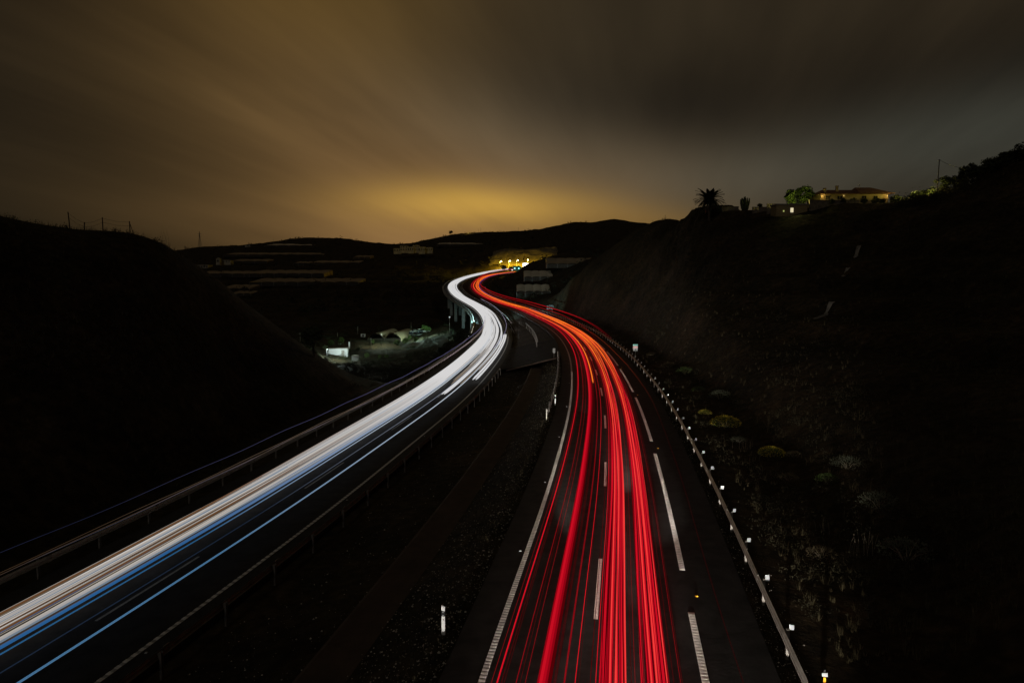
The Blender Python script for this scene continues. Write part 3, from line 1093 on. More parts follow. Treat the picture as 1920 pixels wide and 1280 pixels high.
# added spots for the unseen oncoming headlights brighten the left carriageway and rails
heads = [o for o in COL.objects if o.name.startswith('headlight_trail') and o.type == 'EMPTY']
for i, (y, s) in enumerate([(265, -5.5), (285, -3.0), (320, -5.5), (355, -4.0), (390, -5.5), (425, -4.0), (460, -5.5), (500, -3.5), (540, -5.0)]):
    owner = heads[i]
    th = float(CL.T(y - 18))
    lamp('unseen_headlight', CL.P(y, s, 0.75) - owner.location, 60000.0, (1.0, 0.96, 0.93), 0.15, owner, ((-math.sin(th), -math.cos(th), 0.02), R_(24), 1.0))

# ------------------------------------------------------------------ plants
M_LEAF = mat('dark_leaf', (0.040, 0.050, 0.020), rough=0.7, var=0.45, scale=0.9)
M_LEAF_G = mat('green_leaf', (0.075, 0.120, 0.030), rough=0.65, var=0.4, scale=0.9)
M_LEAF_DRY = mat('dry_leaf', (0.16, 0.13, 0.075), rough=0.85, var=0.4, scale=2.0)
M_LEAF_GREY = mat('grey_leaf', (0.10, 0.11, 0.075), rough=0.8, var=0.35, scale=2.0)
M_FLOWER = mat('yellow_flower', (0.70, 0.55, 0.05), rough=0.7, var=0.3, scale=5.0)
M_BARK = mat('bark', (0.07, 0.055, 0.04), rough=0.9, var=0.35, scale=3.0, bump=0.5)
M_GRASS = mat('dry_grass', (0.085, 0.070, 0.036), rough=0.9, var=0.45, scale=0.8)


def leaf_cloud(n, rx, ry, rz, size, rnd, clumps=14, dome=False, cz=0.0):
    mb = MB()
    cs = []
    for _ in range(clumps):
        while True:
            p = Vector((rnd.uniform(-1, 1), rnd.uniform(-1, 1), rnd.uniform(0 if dome else -1, 1)))
            if 0.2 < p.length < 0.72:
                break
        cs.append((p, rnd.uniform(0.18, 0.40)))
    for _ in range(n):
        c, cr = rnd.choice(cs)
        d = Vector((rnd.gauss(0, 1), rnd.gauss(0, 1), rnd.gauss(0, 1))).normalized() * (cr * rnd.random() ** 0.4)
        p = c + d
        p = Vector((p.x * rx, p.y * ry, p.z * rz + cz))
        a = Vector((rnd.gauss(0, 1), rnd.gauss(0, 1), rnd.gauss(0, 0.7))).normalized()
        b = a.cross(Vector((rnd.gauss(0, 1), rnd.gauss(0, 1), rnd.gauss(0, 1)))).normalized()
        s = size * rnd.uniform(0.6, 1.4)
        mb.quad(p - a * s, p + b * s * 0.45, p + a * s, p - b * s * 0.45)
    return mb


def trunk_mb(h, r, rnd, limbs=4, spread=0.6):
    mb = MB()
    top = Vector((rnd.uniform(-.15, .15), rnd.uniform(-.15, .15), h))
    mb.tube([(0, 0, -0.4), (rnd.uniform(-.05, .05), 0.03, h * 0.5), top], [r * 1.25, r * 0.9, r * 0.65], 7)
    for k in range(limbs):
        a = 6.28 * k / limbs + rnd.uniform(-.4, .4)
        e = top + Vector((math.cos(a) * spread * h * 0.8, math.sin(a) * spread * h * 0.8, h * rnd.uniform(0.35, 0.8)))
        m = top.lerp(e, 0.5) + Vector((0, 0, 0.1 * h))
        mb.tube([top - Vector((0, 0, 0.1)), m, e], [r * 0.5, r * 0.32, r * 0.12], 5)
    return mb


TREE_MESH = []
for k in range(4):
    rnd = random.Random(50 + k)
    TREE_MESH.append((trunk_mb(1.5, 0.16, rnd).mesh('trunk', M_BARK),
                      leaf_cloud(1500, 1.9 + 0.3 * (k % 2), 1.9, 1.45, 0.16, rnd, 16, False, 2.7).mesh('crown', M_LEAF),
                      ))
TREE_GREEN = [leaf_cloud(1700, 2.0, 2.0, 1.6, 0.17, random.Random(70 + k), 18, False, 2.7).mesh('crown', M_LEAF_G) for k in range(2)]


def tree(name, loc, scale, label, k=0, green=False, group=None, sz=1.0):
    t = thing(name, label, 'tree', loc, random.uniform(0, 6.28), group, scale)
    t.scale = (scale, scale, scale * sz)
    put('trunk', TREE_MESH[k % 4][0], t)
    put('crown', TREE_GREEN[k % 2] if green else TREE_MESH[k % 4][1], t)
    return t


def ground_pt(u, Y):
    """ground point in the direction of column u at distance Y"""
    x = (u - 960) / FPX * Y * 1.0
    return Vector((x, Y, gz(x, Y)))


# trees and shrubs along the crest of the right hill
crest = [(1672, 149, 0.62), (1688, 150, 0.55), (1708, 146, 0.75), (1722, 148, 0.9), (1738, 144, 0.8), (1758, 143, 0.85), (1776, 142, 0.8), (1792, 140, 0.75),
         (1806, 136, 1.15), (1818, 137, 1.0), (1832, 134, 1.1), (1846, 134, 0.9), (1858, 132, 0.85), (1872, 131, 0.9), (1886, 129, 0.8), (1898, 128, 0.9), (1912, 126, 1.05), (1926, 125, 0.9), (1940, 124, 0.9)]
words = ['first', 'second', 'third', 'fourth', 'fifth', 'sixth', 'seventh', 'eighth', 'ninth', 'tenth', 'eleventh', 'twelfth', 'thirteenth', 'fourteenth', 'fifteenth', 'sixteenth', 'seventeenth', 'eighteenth', 'last']
for i, (u, Y, s) in enumerate(crest):
    p = ground_pt(u, Y)
    tree('hill_tree', p - Vector((0, 0, 1.7 * s)), s * 1.35, '%s dark tree of the row climbing the right crest, counted from the house' % words[i], i, False, 'trees along the right crest')

# garden trees by the villa
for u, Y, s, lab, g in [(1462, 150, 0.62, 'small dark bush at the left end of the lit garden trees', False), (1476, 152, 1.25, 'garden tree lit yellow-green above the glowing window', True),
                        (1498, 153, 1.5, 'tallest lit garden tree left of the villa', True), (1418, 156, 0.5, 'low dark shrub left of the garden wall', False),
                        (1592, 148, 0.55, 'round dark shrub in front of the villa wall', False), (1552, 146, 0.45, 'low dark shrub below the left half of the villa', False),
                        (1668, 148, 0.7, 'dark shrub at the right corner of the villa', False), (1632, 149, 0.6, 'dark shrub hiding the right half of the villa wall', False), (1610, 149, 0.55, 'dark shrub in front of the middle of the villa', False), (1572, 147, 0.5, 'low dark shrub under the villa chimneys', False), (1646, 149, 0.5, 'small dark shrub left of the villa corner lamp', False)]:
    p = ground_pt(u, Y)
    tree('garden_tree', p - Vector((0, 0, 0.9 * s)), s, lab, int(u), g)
for u, v, Y, s, lab in [(945, 505, 700, 2.0, 'dark round tree in front of the street lamp glow'), (958, 506, 690, 1.6, 'slim dark tree right of the round one below the street lamps'), (846, 441, 1190, 2.6, 'lone tree on the far ridge left of the yellow lit wall')]:
    p = at(u, v, Y)
    p.z = gz(p.x, p.y)
    tree('far_tree', p - Vector((0, 0, 1.5)), s, lab, int(Y))
tree('lit_tree', Vector((*hit(800, 628)[:2], hit(800, 628).z - 0.5)), 1.35, 'round tree lit green at the far end of the yard', 1, True, sz=0.85)
p = hit(588, 668)
tree('dark_tree', p - Vector((0, 0, 0.6)), 1.25, 'dark spreading tree in front of the bright white yard wall', 2)
p = hit(688, 672)
tree('lit_tree', p - Vector((0, 0, 0.5)), 0.55, 'small bright green tree beside the white water tank', 0, True)
for i, (u, Y, s, w_) in enumerate([(842, 200, 1.1, 'leftmost'), (853, 192, 1.2, 'second'), (864, 182, 1.1, 'third'), (874, 170, 1.0, 'fourth'), (832, 178, 1.2, 'lowest'), (815, 172, 1.0, 'outermost')]):
    p = ground_pt(u, Y)
    tree('embankment_tree', p - Vector((0, 0, 1.4 * s)), s, '%s black tree on the embankment beside the left carriageway' % w_, i, False, 'black trees on the embankment')

# scrub, grass and stones nobody could count
M_SCRUB = mat('scrub_leaf', (0.032, 0.029, 0.015), rough=0.9, var=0.5, scale=0.25)


def scrub(name, pts, n_leaf, size, label, material):
    mb = MB()
    rnd = random.Random(len(pts))
    for p, s in pts:
        for _ in range(n_leaf):
            d = Vector((rnd.gauss(0, 0.5), rnd.gauss(0, 0.5), abs(rnd.gauss(0, 0.42)))) * s
            q = p + d
            a = Vector((rnd.gauss(0, 1), rnd.gauss(0, 1), rnd.gauss(0, 1) + 0.4)).normalized() * size * s * rnd.uniform(0.6, 1.5)
            b = a.cross(Vector((rnd.gauss(0, 1), rnd.gauss(0, 1), rnd.gauss(0, 1)))).normalized() * size * s * 0.35
            mb.tri(q - b, q + b, q + a)
    o = mb.build(name, material)
    return tag(o, label, 'vegetation', kind='stuff')


def spread(n, ulo, uhi, ylo, yhi, smin, smax, rnd, avoid=True):
    xs, ys, ss = [], [], []
    for _ in range(n):
        Y = math.exp(rnd.uniform(math.log(ylo), math.log(yhi)))
        u = rnd.uniform(ulo, uhi)
        xs.append((u - 960) / FPX * Y)
        ys.append(Y)
        ss.append(rnd.uniform(smin, smax))
    xs, ys = np.array(xs), np.array(ys)
    z = ground(xs, ys)
    lr, ll = CR.lat(xs, np.clip(ys, Y0, Y1)), CL.lat(xs, np.clip(ys, Y0, Y1))
    ok = (lr > 11.6) | (ll < -12.0) | (ys > 760)
    return [(Vector((xs[i], ys[i], z[i] - 0.05)), ss[i]) for i in range(n) if ok[i]]


rnd = random.Random(8)
scrub('hill_scrub', spread(1300, 1180, 2050, 24, 240, 0.25, 0.95, rnd), 90, 0.12, 'dark dry scrub scattered over the right hillside', M_SCRUB)
scrub('hill_scrub', spread(700, -120, 700, 40, 120, 0.25, 0.65, rnd), 60, 0.20, 'dark low scrub covering the left hill', M_SCRUB)
scrub('embankment_scrub', spread(260, 760, 905, 105, 215, 0.6, 1.3, rnd), 90, 0.20, 'black bushes on the embankment below the left carriageway', M_SCRUB)
scrub('crest_scrub', spread(170, 1665, 1990, 128, 150, 0.9, 1.7, rnd), 170, 0.13, 'dense dark undergrowth between the trees of the right crest', M_SCRUB)
scrub('valley_scrub', spread(330, 585, 800, 140, 212, 0.7, 1.5, rnd), 110, 0.16, 'black bushes in front of the lit yard', M_SCRUB)
scrub('slope_scrub', spread(900, 1010, 1260, 120, 275, 0.3, 1.0, rnd), 70, 0.15, 'dry brush clinging to the cut slope right of the bend', M_SCRUB)
scrub('far_scrub', spread(900, 340, 1240, 380, 1350, 1.5, 4.0, rnd), 14, 0.5, 'specks of scrub on the far hillsides', M_SCRUB)

scrub('yard_scrub', spread(800, 545, 850, 185, 335, 0.35, 1.1, rnd), 80, 0.16, 'weeds and low bushes growing across the lit yard', M_LEAF)

# stones and litter of the median and verges
gm = MB()
rnd = random.Random(21)
xs, ys, ss = [], [], []
for _ in range(5200):
    y = math.exp(rnd.uniform(math.log(17), math.log(110)))
    a, b = CL.P(y, 2.3, 0), CR.P(y, -1.5, 0)
    f = 1 - abs(rnd.gauss(0, 0.22)) if rnd.random() < 0.7 else rnd.random()
    f = min(1, max(0, f))
    q = a.lerp(b, f)
    xs.append(q.x); ys.append(q.y); ss.append(0.018 + 0.045 * rnd.random() ** 4)
for _ in range(1500):
    y = math.exp(rnd.uniform(math.log(17), math.log(120)))
    q = CR.P(y, 9.5 + abs(rnd.gauss(0, 0.5)), 0)
    xs.append(q.x); ys.append(q.y); ss.append(0.012 + 0.03 * rnd.random() ** 3)
zs = ground(np.array(xs), np.array(ys))
for x, y, z, s in zip(xs, ys, zs, ss):
    n0 = len(gm.v)
    r = [s * rnd.uniform(0.6, 1.3) for _ in range(6)]
    gm.v += [(x + r[0], y, z), (x, y + r[1], z), (x - r[2], y, z), (x, y - r[3], z), (x, y, z + r[4]), (x, y, z - r[5])]
    gm.f += [(n0, n0 + 1, n0 + 4), (n0 + 1, n0 + 2, n0 + 4), (n0 + 2, n0 + 3, n0 + 4), (n0 + 3, n0, n0 + 4)]
tag(gm.build('gravel', mat('pale_stone', (0.42, 0.38, 0.32), var=0.7, scale=1.5)), 'pale gravel strewn on the median and verges', 'gravel', kind='stuff')


def grass(name, spots, label, material, hmin=0.25, hmax=0.7, blades=9):
    mb = MB()
    r2 = random.Random(len(spots) + 3)
    for p, s in spots:
        for _ in range(blades):
            a = r2.uniform(0, 6.28)
            h = r2.uniform(hmin, hmax) * s
            b = Vector((math.cos(a), math.sin(a), 0))
            root = p + b * 0.10 * s * r2.random()
            tip = root + b * h * r2.uniform(0.1, 0.6) + Vector((0, 0, h))
            w = Vector((-b.y, b.x, 0)) * 0.006 * (1 + p.y * 0.012)
            mb.tri(root - w, root + w, tip)
    return tag(mb.build(name, material), label, 'grass', kind='stuff')


rnd = random.Random(31)
spots = []
for _ in range(900):
    y = math.exp(rnd.uniform(math.log(17), math.log(112)))
    a, b = CL.P(y, 2.6, 0), CR.P(y, -1.7, 0)
    q = a.lerp(b, min(1, max(0, rnd.choice([rnd.gauss(0.9, 0.08), rnd.random()]))))
    spots.append((q.x, q.y, rnd.uniform(0.2, 0.6)))
zz = ground(np.array([s[0] for s in spots]), np.array([s[1] for s in spots]))
grass('median_weeds', [(Vector((s[0], s[1], z - 0.02)), s[2]) for s, z in zip(spots, zz)], 'short dry weeds growing on the median', M_GRASS)
grass('verge_grass', spread(2600, 1180, 1990, 22, 130, 0.3, 1.2, rnd), 'thin dry grass on the verge beyond the right guardrail', M_GRASS, 0.15, 0.75, 14)
grass('ridge_grass', [q for q in spread(1400, -60, 480, 48, 82, 0.4, 1.1, rnd)], 'dry grass fringing the crest of the left hill', M_GRASS)

# flowering and dry shrubs just beyond the right guardrail
BUSH_F = {}
for k in range(3):
    rnd = random.Random(90 + k)
    fm = MB()
    for _ in range(420):
        th, ph = rnd.uniform(0, 6.28), rnd.random() ** 0.6 * 1.45
        rr_ = rnd.uniform(0.93, 1.06)
        q = Vector((math.cos(th) * math.sin(ph) * rr_, math.sin(th) * math.sin(ph) * rr_, 0.62 * math.cos(ph) * rr_ + 0.12))
        s = rnd.uniform(0.018, 0.036)
        n0 = len(fm.v)
        fm.v += [(q.x + s, q.y, q.z), (q.x, q.y + s, q.z), (q.x - s, q.y, q.z), (q.x, q.y - s, q.z), (q.x, q.y, q.z + s)]
        fm.f += [(n0, n0 + 1, n0 + 4), (n0 + 1, n0 + 2, n0 + 4), (n0 + 2, n0 + 3, n0 + 4), (n0 + 3, n0, n0 + 4)]
    lm = MB()
    for _ in range(900):
        th, ph = rnd.uniform(0, 6.28), rnd.random() ** 0.6 * 1.5
        rr_ = rnd.uniform(0.6, 0.98)
        q = Vector((math.cos(th) * math.sin(ph) * rr_, math.sin(th) * math.sin(ph) * rr_, 0.62 * math.cos(ph) * rr_ + 0.10))
        a = Vector((q.x, q.y, q.z + 0.3)).normalized() * rnd.uniform(0.05, 0.10) + Vector((rnd.gauss(0, .02), rnd.gauss(0, .02), 0))
        b = a.cross(Vector((rnd.gauss(0, 1), rnd.gauss(0, 1), rnd.gauss(0, 1)))).normalized() * 0.02
        lm.quad(q - a * 0.5, q + b, q + a * 0.5, q - b)
    sm = MB()
    for j in range(9):
        a = 6.28 * j / 9 + rnd.uniform(-.3, .3)
        sm.tube([(0.02 * math.cos(a), 0.02 * math.sin(a), -0.15), (0.3 * math.cos(a), 0.3 * math.sin(a), 0.25), (0.62 * math.cos(a), 0.62 * math.sin(a), 0.45)], [0.025, 0.016, 0.008], 5)
    BUSH_F[k] = (lm, fm, sm)
M_STEM = mat('pale_stem', (0.22, 0.19, 0.14), rough=0.9, var=0.3, scale=6.0)
FL = [(BUSH_F[k][0].mesh('foliage', M_LEAF_G), BUSH_F[k][1].mesh('flowers', M_FLOWER), BUSH_F[k][2].mesh('stems', M_STEM), BUSH_F[k][0].mesh('foliage', M_LEAF_GREY), BUSH_F[k][0].mesh('foliage', M_LEAF_DRY)) for k in range(3)]


def bush(u, v, wpx, kind, label, k=0):
    p = hit(u, v)
    s = wpx / 2 / (FPX / p.y)
    t = thing('roadside_shrub', label, 'shrub', p - Vector((0, 0, 0.05)), random.uniform(0, 6.28), None, s)
    put('stems', FL[k][2], t)
    put('foliage', FL[k][{'flower': 0, 'grey': 3, 'dry': 4, 'green': 0}[kind]], t)
    if kind == 'flower':
        tag(put('flowers', FL[k][1], t), kind='stuff')
    return t


bush(1360, 800, 58, 'flower', 'brightest yellow flowering shrub beyond the right guardrail', 0)
bush(1447, 856, 52, 'flower', 'round yellow flowering shrub right of the brightest one', 1)
bush(1322, 777, 26, 'flower', 'small yellow-green shrub between the guardrail and the brightest shrub', 2)
bush(1488, 856, 36, 'dry', 'dry twiggy shrub touching the round yellow shrub', 1)
bush(1478, 902, 44, 'dry', 'pale dry shrub below the round yellow shrub', 2)
bush(1350, 748, 50, 'grey', 'dim grey-green shrub above the brightest yellow shrub', 0)
bush(1590, 878, 70, 'grey', 'wide dim shrub far right of the guardrail', 2)
bush(1552, 905, 50, 'green', 'low dark green shrub under the wide dim shrub', 0)
bush(1650, 950, 90, 'grey', 'large dark shrub at the right of the verge', 1)
bush(1285, 702, 40, 'green', 'low green shrub behind the guardrail near the kilometre sign', 1)
bush(1222, 668, 22, 'dry', 'pale rounded shrub just right of the kilometre sign', 0)
bush(1385, 830, 36, 'grey', 'thin grey shrub between the two yellow shrubs', 2)
bush(1310, 735, 30, 'green', 'small green shrub hugging the guardrail', 2)
bush(1540, 1045, 64, 'dry', 'flat pale shrub low on the right verge', 0)
bush(1700, 1050, 120, 'grey', 'broad dark shrub lower right of the verge', 2)
bush(1255, 690, 34, 'dry', 'dry bush row end beside the guardrail bend', 2)


def reed_clump(u, v, label, n=14, h=1.3):
    p = hit(u, v)
    t = thing('dry_reeds', label, 'plant', p)
    r2 = random.Random(int(u))
    for _ in range(n):
        mb = MB()
        a = r2.uniform(0, 6.28)
        q = Vector((r2.gauss(0, 0.35), r2.gauss(0, 0.25), -0.1))
        hh = h * r2.uniform(0.6, 1.2)
        mb.tube([q, q + Vector((math.cos(a) * 0.06 * hh, math.sin(a) * 0.06, hh * 0.55)), q + Vector((math.cos(a) * 0.2 * hh, math.sin(a) * 0.2 * hh, hh))], [0.010, 0.008, 0.003], 4)
        mb.build('stalk', M_STEM, t)


reed_clump(1612, 1045, 'tall dry stalks on the right verge', 14, 1.2)
reed_clump(1545, 1000, 'short dry stalks left of the tall ones on the verge', 8, 0.8)
reed_clump(1400, 842, 'upright dry stalks left of the round yellow shrub', 12, 0.9)
reed_clump(1420, 865, 'two leaning dry stalks below the yellow shrub', 5, 0.8)
reed_clump(310, 462, 'thin tall weeds on the shoulder of the left crest', 7, 1.9)

# ------------------------------------------------------------------ roadside furniture
def marker_post(loc, label, rz=0.0, mark=True):
    t = thing('marker_post', label, 'marker post', loc, rz)
    mb = MB()
    mb.box((0, 0, 0.36), (0.13, 0.06, 0.76), taper=0.97)
    mb.build('body', M_WHITE, t)
    mb = MB()
    mb.box((0, 0, 0.835), (0.125, 0.058, 0.19))
    band = mb.build('black_band', M_BLACK, t)
    mb = MB()
    mb.box((0.0, -0.034, 0.90), (0.045, 0.012, 0.035))
    mb.box((0.0, -0.034, 0.78), (0.045, 0.012, 0.035))
    mb.build('reflector', M_REFLECT, band)
    mb = MB()
    v = [(-0.0625, -0.03, 0.97), (0.0625, -0.03, 0.90 + 0.03), (0.0625, 0.03, 0.93), (-0.0625, 0.03, 0.97), (-0.0625, -0.03, 1.14), (0.0625, -0.03, 1.09), (0.0625, 0.03, 1.09), (-0.0625, 0.03, 1.14)]
    mb.v = v
    mb.f = [(0, 3, 2, 1), (4, 5, 6, 7), (0, 1, 5, 4), (1, 2, 6, 5), (2, 3, 7, 6), (3, 0, 4, 7)]
    mb.build('cap', M_WHITE, t)
    if mark:
        mb = MB()
        mb.box((0.0, -0.033, 0.640), (0.045, 0.006, 0.014))
        mb.box((0.014, -0.033, 0.610), (0.014, 0.006, 0.055))
        mb.build('number', M_BLACK, t)
    return t


p = hit(832, 1234)
marker_post(p - Vector((0, 0, 0.03)), 'white marker post with black band on the near median gravel', R_(-12))
p = hit(1041, 760)
marker_post(p - Vector((0, 0, 0.03)), 'white marker post standing further along the median', R_(-4), False)

# edge marker fixed behind the right guardrail
pm = CR.P(20.6, 10.22, 0)
t = thing('edge_marker', 'small white and amber edge marker behind the near right guardrail', 'marker', pm, R_(-8))
MB().box((0, 0.03, 0.55), (0.05, 0.03, 1.5)).build('stake', M_BLACK, t)
MB().box((0, 0, 1.16), (0.16, 0.014, 0.11)).build('upper_plate', M_REFLECT, t)
MB().box((0, 0, 0.975), (0.07, 0.014, 0.20)).build('amber_reflector', M_AMBER, t)
pl = MB().box((-0.02, 0, 0.79), (0.16, 0.014, 0.13)).build('lower_plate', M_REFLECT, t)
mk = MB()
mk.box((0.025, -0.010, 0.79), (0.014, 0.006, 0.065))
mk.box((0.018, -0.010, 0.815), (0.022, 0.006, 0.014))
mk.build('number', M_BLACK, pl)

# kilometre sign beyond the right guardrail
pk = CR.P(113.5, 10.9, 0)
t = thing('kilometre_sign', 'small kilometre sign on a post behind the right guardrail', 'sign', pk, R_(-5))
MB().box((0, 0.04, 0.8), (0.07, 0.05, 2.2)).build('post', M_STEEL, t)
MB().box((0, 0, 2.02), (0.78, 0.03, 0.30)).build('upper_panel', mat('sign_green', (0.10, 0.38, 0.34), rough=0.4, var=0.1), t)
MB().box((0, 0, 1.70), (0.78, 0.03, 0.32)).build('middle_panel', mat('sign_pink', (0.75, 0.40, 0.42), rough=0.4, var=0.1), t)
pl = MB().box((0, 0, 1.27), (0.78, 0.03, 0.52)).build('lower_panel', M_REFLECT, t)
mk = MB()
mk.box((0.02, -0.02, 1.27), (0.09, 0.01, 0.34))
mk.box((-0.05, -0.02, 1.38), (0.09, 0.01, 0.08))
mk.build('number', M_BLACK, pl)
# grey panel at the crossover
pk = CR.P(112.5, -2.6, 0)
t = thing('crossover_sign', 'grey panel sign at the end of the median crossover', 'sign', pk, R_(-3))
MB().box((0, 0.04, 0.5), (0.06, 0.05, 1.8)).build('post', M_STEEL, t)
MB().box((0, 0, 1.15), (0.42, 0.03, 0.75)).build('panel', mat('grey_panel', (0.20, 0.20, 0.20), rough=0.5), t)
# outlined sign far along the right verge
pk = CR.P(272, 12.0, 0)
pk.z = gz(pk.x, pk.y)
t = thing('road_sign', 'dark rectangular sign with a pale border beyond the right guardrail', 'sign', pk, R_(8))
for s in (-0.9, 0.9):
    MB().box((s, 0.06, 1.4), (0.09, 0.07, 3.6)).build('post', M_STEEL, t)
MB().box((0, 0, 2.5), (2.5, 0.04, 1.35)).build('panel', mat('sign_dark', (0.03, 0.02, 0.015), rough=0.5), t)
fr = MB()
for (x, z, w, h) in ((0, 3.14, 2.5, 0.09), (0, 1.86, 2.5, 0.09), (-1.2, 2.5, 0.09, 1.37), (1.2, 2.5, 0.09, 1.37)):
    fr.box((x, -0.03, z), (w, 0.012, h))
fr.build('border', M_REFLECT, t)

# fence on the left crest
def fence_post(u, v_base, hpx, label, lean=0.0, brace=False):
    Y = 66 + (u - 140) * 0.06
    p = ground_pt(u, Y)
    h = hpx * Y / FPX
    t = thing('fence_post', label, 'fence post', p)
    MB().tube([(0, 0, -0.6), (lean * h * 0.5, 0, h * 0.5), (lean * h, 0, h)], [0.055, 0.05, 0.045], 6).build('pole', M_BARK, t)
    if brace:
        MB().tube([(0, 0, h * 0.9), (0.45, 0.1, -0.4)], 0.035, 5).build('brace', M_BARK, t)
    return p + Vector((lean * h, 0, h))


tops = [fence_post(140, 437, 30, 'tallest leaning fence post on the left crest', -0.07),
        fence_post(166, 438, 14, 'short crooked fence post left of the middle of the crest', 0.12),
        fence_post(201, 440, 25, 'straight fence post in the middle of the left crest'),
        fence_post(251, 447, 24, 'braced corner fence post on the shoulder of the left crest', 0.0, True)]
wire = MB()
for a, b in zip(tops[:-1], tops[1:]):
    for dz in (-0.1, -0.5):
        wire.tube([a + Vector((0, 0, dz)), (a + b) / 2 + Vector((0, 0, dz - 0.12)), b + Vector((0, 0, dz))], 0.012, 4)
tag(wire.build('fence_wire', M_STEEL_DULL), 'thin wires strung between the fence posts on the left crest', 'wire')

# pylons, masts and the pole with its cable
pt = at(375, 462, 1140)
pt.z = gz(pt.x, pt.y) - 1
t = thing('power_pylon', 'lattice power pylon on the far left ridge', 'pylon', pt)
mb = MB()
H = 27.0
for sx in (-1, 1):
    for sy in (-1, 1):
        mb.tube([(sx * 2.4, sy * 2.4, 0), (sx * 0.5, sy * 0.5, H * 0.65), (sx * 0.15, sy * 0.15, H)], [0.25, 0.2, 0.15], 4)
for k in range(7):
    z0, z1 = H * k / 8, H * (k + 1) / 8
    w0, w1 = 2.4 * (1 - k / 9), 2.4 * (1 - (k + 1) / 9)
    mb.tube([(-w0, -w0, z0), (w1, -w1, z1)], 0.13, 4)
    mb.tube([(w0, -w0, z0), (-w1, -w1, z1)], 0.13, 4)
mb.build('lattice', M_STEEL_DULL, t)
for z in (H * 0.7, H * 0.84):
    MB().box((0, 0, z), (6.5, 0.4, 0.4)).build('cross_arm', M_STEEL_DULL, t)
for u, v, Y, h, lab in [(517, 455, 1190, 8.0, 'thin mast on the far ridge left of the flat-topped hill'), (470, 461, 1150, 8.0, 'thin mast beside the hut on the far left ridge'), (902, 436, 1230, 8.5, 'taller of two masts above the yellow lit wall'), (898, 436, 1230, 6.5, 'shorter of two masts above the yellow lit wall'),
                        (972, 434, 1280, 7.0, 'single mast on the ridge right of the masts pair'), (1244, 415, 225, 1.6, 'thin pole on the saddle left of the palm')]:
    p = ground_pt(u, Y)
    t = thing('mast', lab, 'mast', p)
    MB().tube([(0, 0, -1), (0, 0, h)], [0.16 if Y > 500 else 0.05, 0.12 if Y > 500 else 0.04], 5).build('pole', M_STEEL_DULL, t)
    MB().box((0, 0, h * 0.9), (0.9 if Y > 500 else 0.2, 0.1, 0.1)).build('aerial', M_STEEL_DULL, t)
p = ground_pt(1745, 141)
t = thing('utility_pole', 'wooden utility pole above the trees of the right crest', 'pole', p)
hp = (at(1746, 299, 141).z - p.z)
MB().tube([(0, 0, -1), (0.05, 0, hp * 0.5), (0.12, 0, hp)], [0.12, 0.10, 0.08], 7).build('shaft', M_BARK, t)
MB().box((0.12, 0, hp - 0.15), (0.55, 0.08, 0.08)).build('cross_arm', M_BARK, t)
a = p + Vector((0.12, 0, hp - 0.1))
b = at(1802, 309, 136)
cb = MB()
c2 = a + (b - a) * 2.0 + Vector((0, 0, 0.6))
cb.tube([a + (c2 - a) * k / 12 + Vector((0, 0, -0.9 * (1 - (2 * k / 12 - 1) ** 2))) for k in range(13)], 0.03, 4)
tag(cb.build('cable', M_BLACK), 'cable sagging from the utility pole to the right', 'cable')

# ------------------------------------------------------------------ palm
M_FROND = mat('palm_frond', (0.035, 0.045, 0.020), rough=0.6, var=0.3, scale=2.0)
pb = ground_pt(1325, 160)
zt = at(1325, 374, 160).z
th_ = zt - pb.z
t = thing('palm_tree', 'date palm standing against the sky on the right hill', 'palm tree', pb)
tm = MB()
tm.tube([(0, 0, -1)] + [(0.03 * math.sin(k), 0, th_ * k / 10) for k in range(1, 11)], [0.34] + [0.30 + (0.03 if k % 2 else -0.02) - 0.05 * (k / 10) + (0.10 if k > 8 else 0) for k in range(1, 11)], 9)
tm.build('trunk', M_BARK, t)
fms = []
for k in range(3):
    r2 = random.Random(k)
    fm = MB()
    Lf = 3.7
    droop = (0.25, 0.42, 0.6)[k]
    pts = [Vector((Lf * s, 0, Lf * (0.30 * s - droop * s * s * 1.1))) for s in np.linspace(0, 1, 10)]
    fm.tube(pts, [0.05 * (1 - 0.8 * i / 9) for i in range(10)], 4)
    for i in range(2, 40):
        s = i / 40
        c = Vector((Lf * s, 0, Lf * (0.30 * s - droop * s * s * 1.1)))
        ln = 0.62 * math.sin(math.pi * min(1, s * 0.9 + 0.12)) + 0.14
        for sd in (-1, 1):
            tip = c + Vector((ln * 0.65, sd * ln * 0.72, 0.10 * ln - 0.12))
            w = Vector((0.13, 0, 0))
            fm.tri(c - w, c + w, tip)
    fms.append(fm.mesh('frond', M_FROND))
for i in range(74):
    a = i * 2.399
    el = 1.3 - 1.75 * (i / 74) ** 0.9
    put('frond', fms[0 if i < 30 else (1 if i < 56 else 2)], t, (0, 0, th_), (0, -el * 0.8 + 0.25, a), random.uniform(0.88, 1.08))

# upright cactus-like spurge right of the palm
pb = ground_pt(1391, 158)
t = thing('candelabra_spurge', 'upright many-stemmed succulent tree between palm and garden', 'plant', pb - Vector((0, 0, 0.3)))
r2 = random.Random(6)
for i in range(20):
    a, rr_ = i * 2.4, 0.95 * math.sqrt(i / 20)
    h = 3.3 - 0.5 * rr_ + r2.uniform(-.5, .3)
    x, y = math.cos(a) * rr_, math.sin(a) * rr_
    MB().tube([(x * 0.2, y * 0.2, -0.3), (x * 0.8, y * 0.8, 0.7), (x * 1.1, y * 1.1, h * 0.7), (x * 1.15, y * 1.15, h)], [0.16, 0.17, 0.19, 0.10], 6).build('stem', M_LEAF, t)

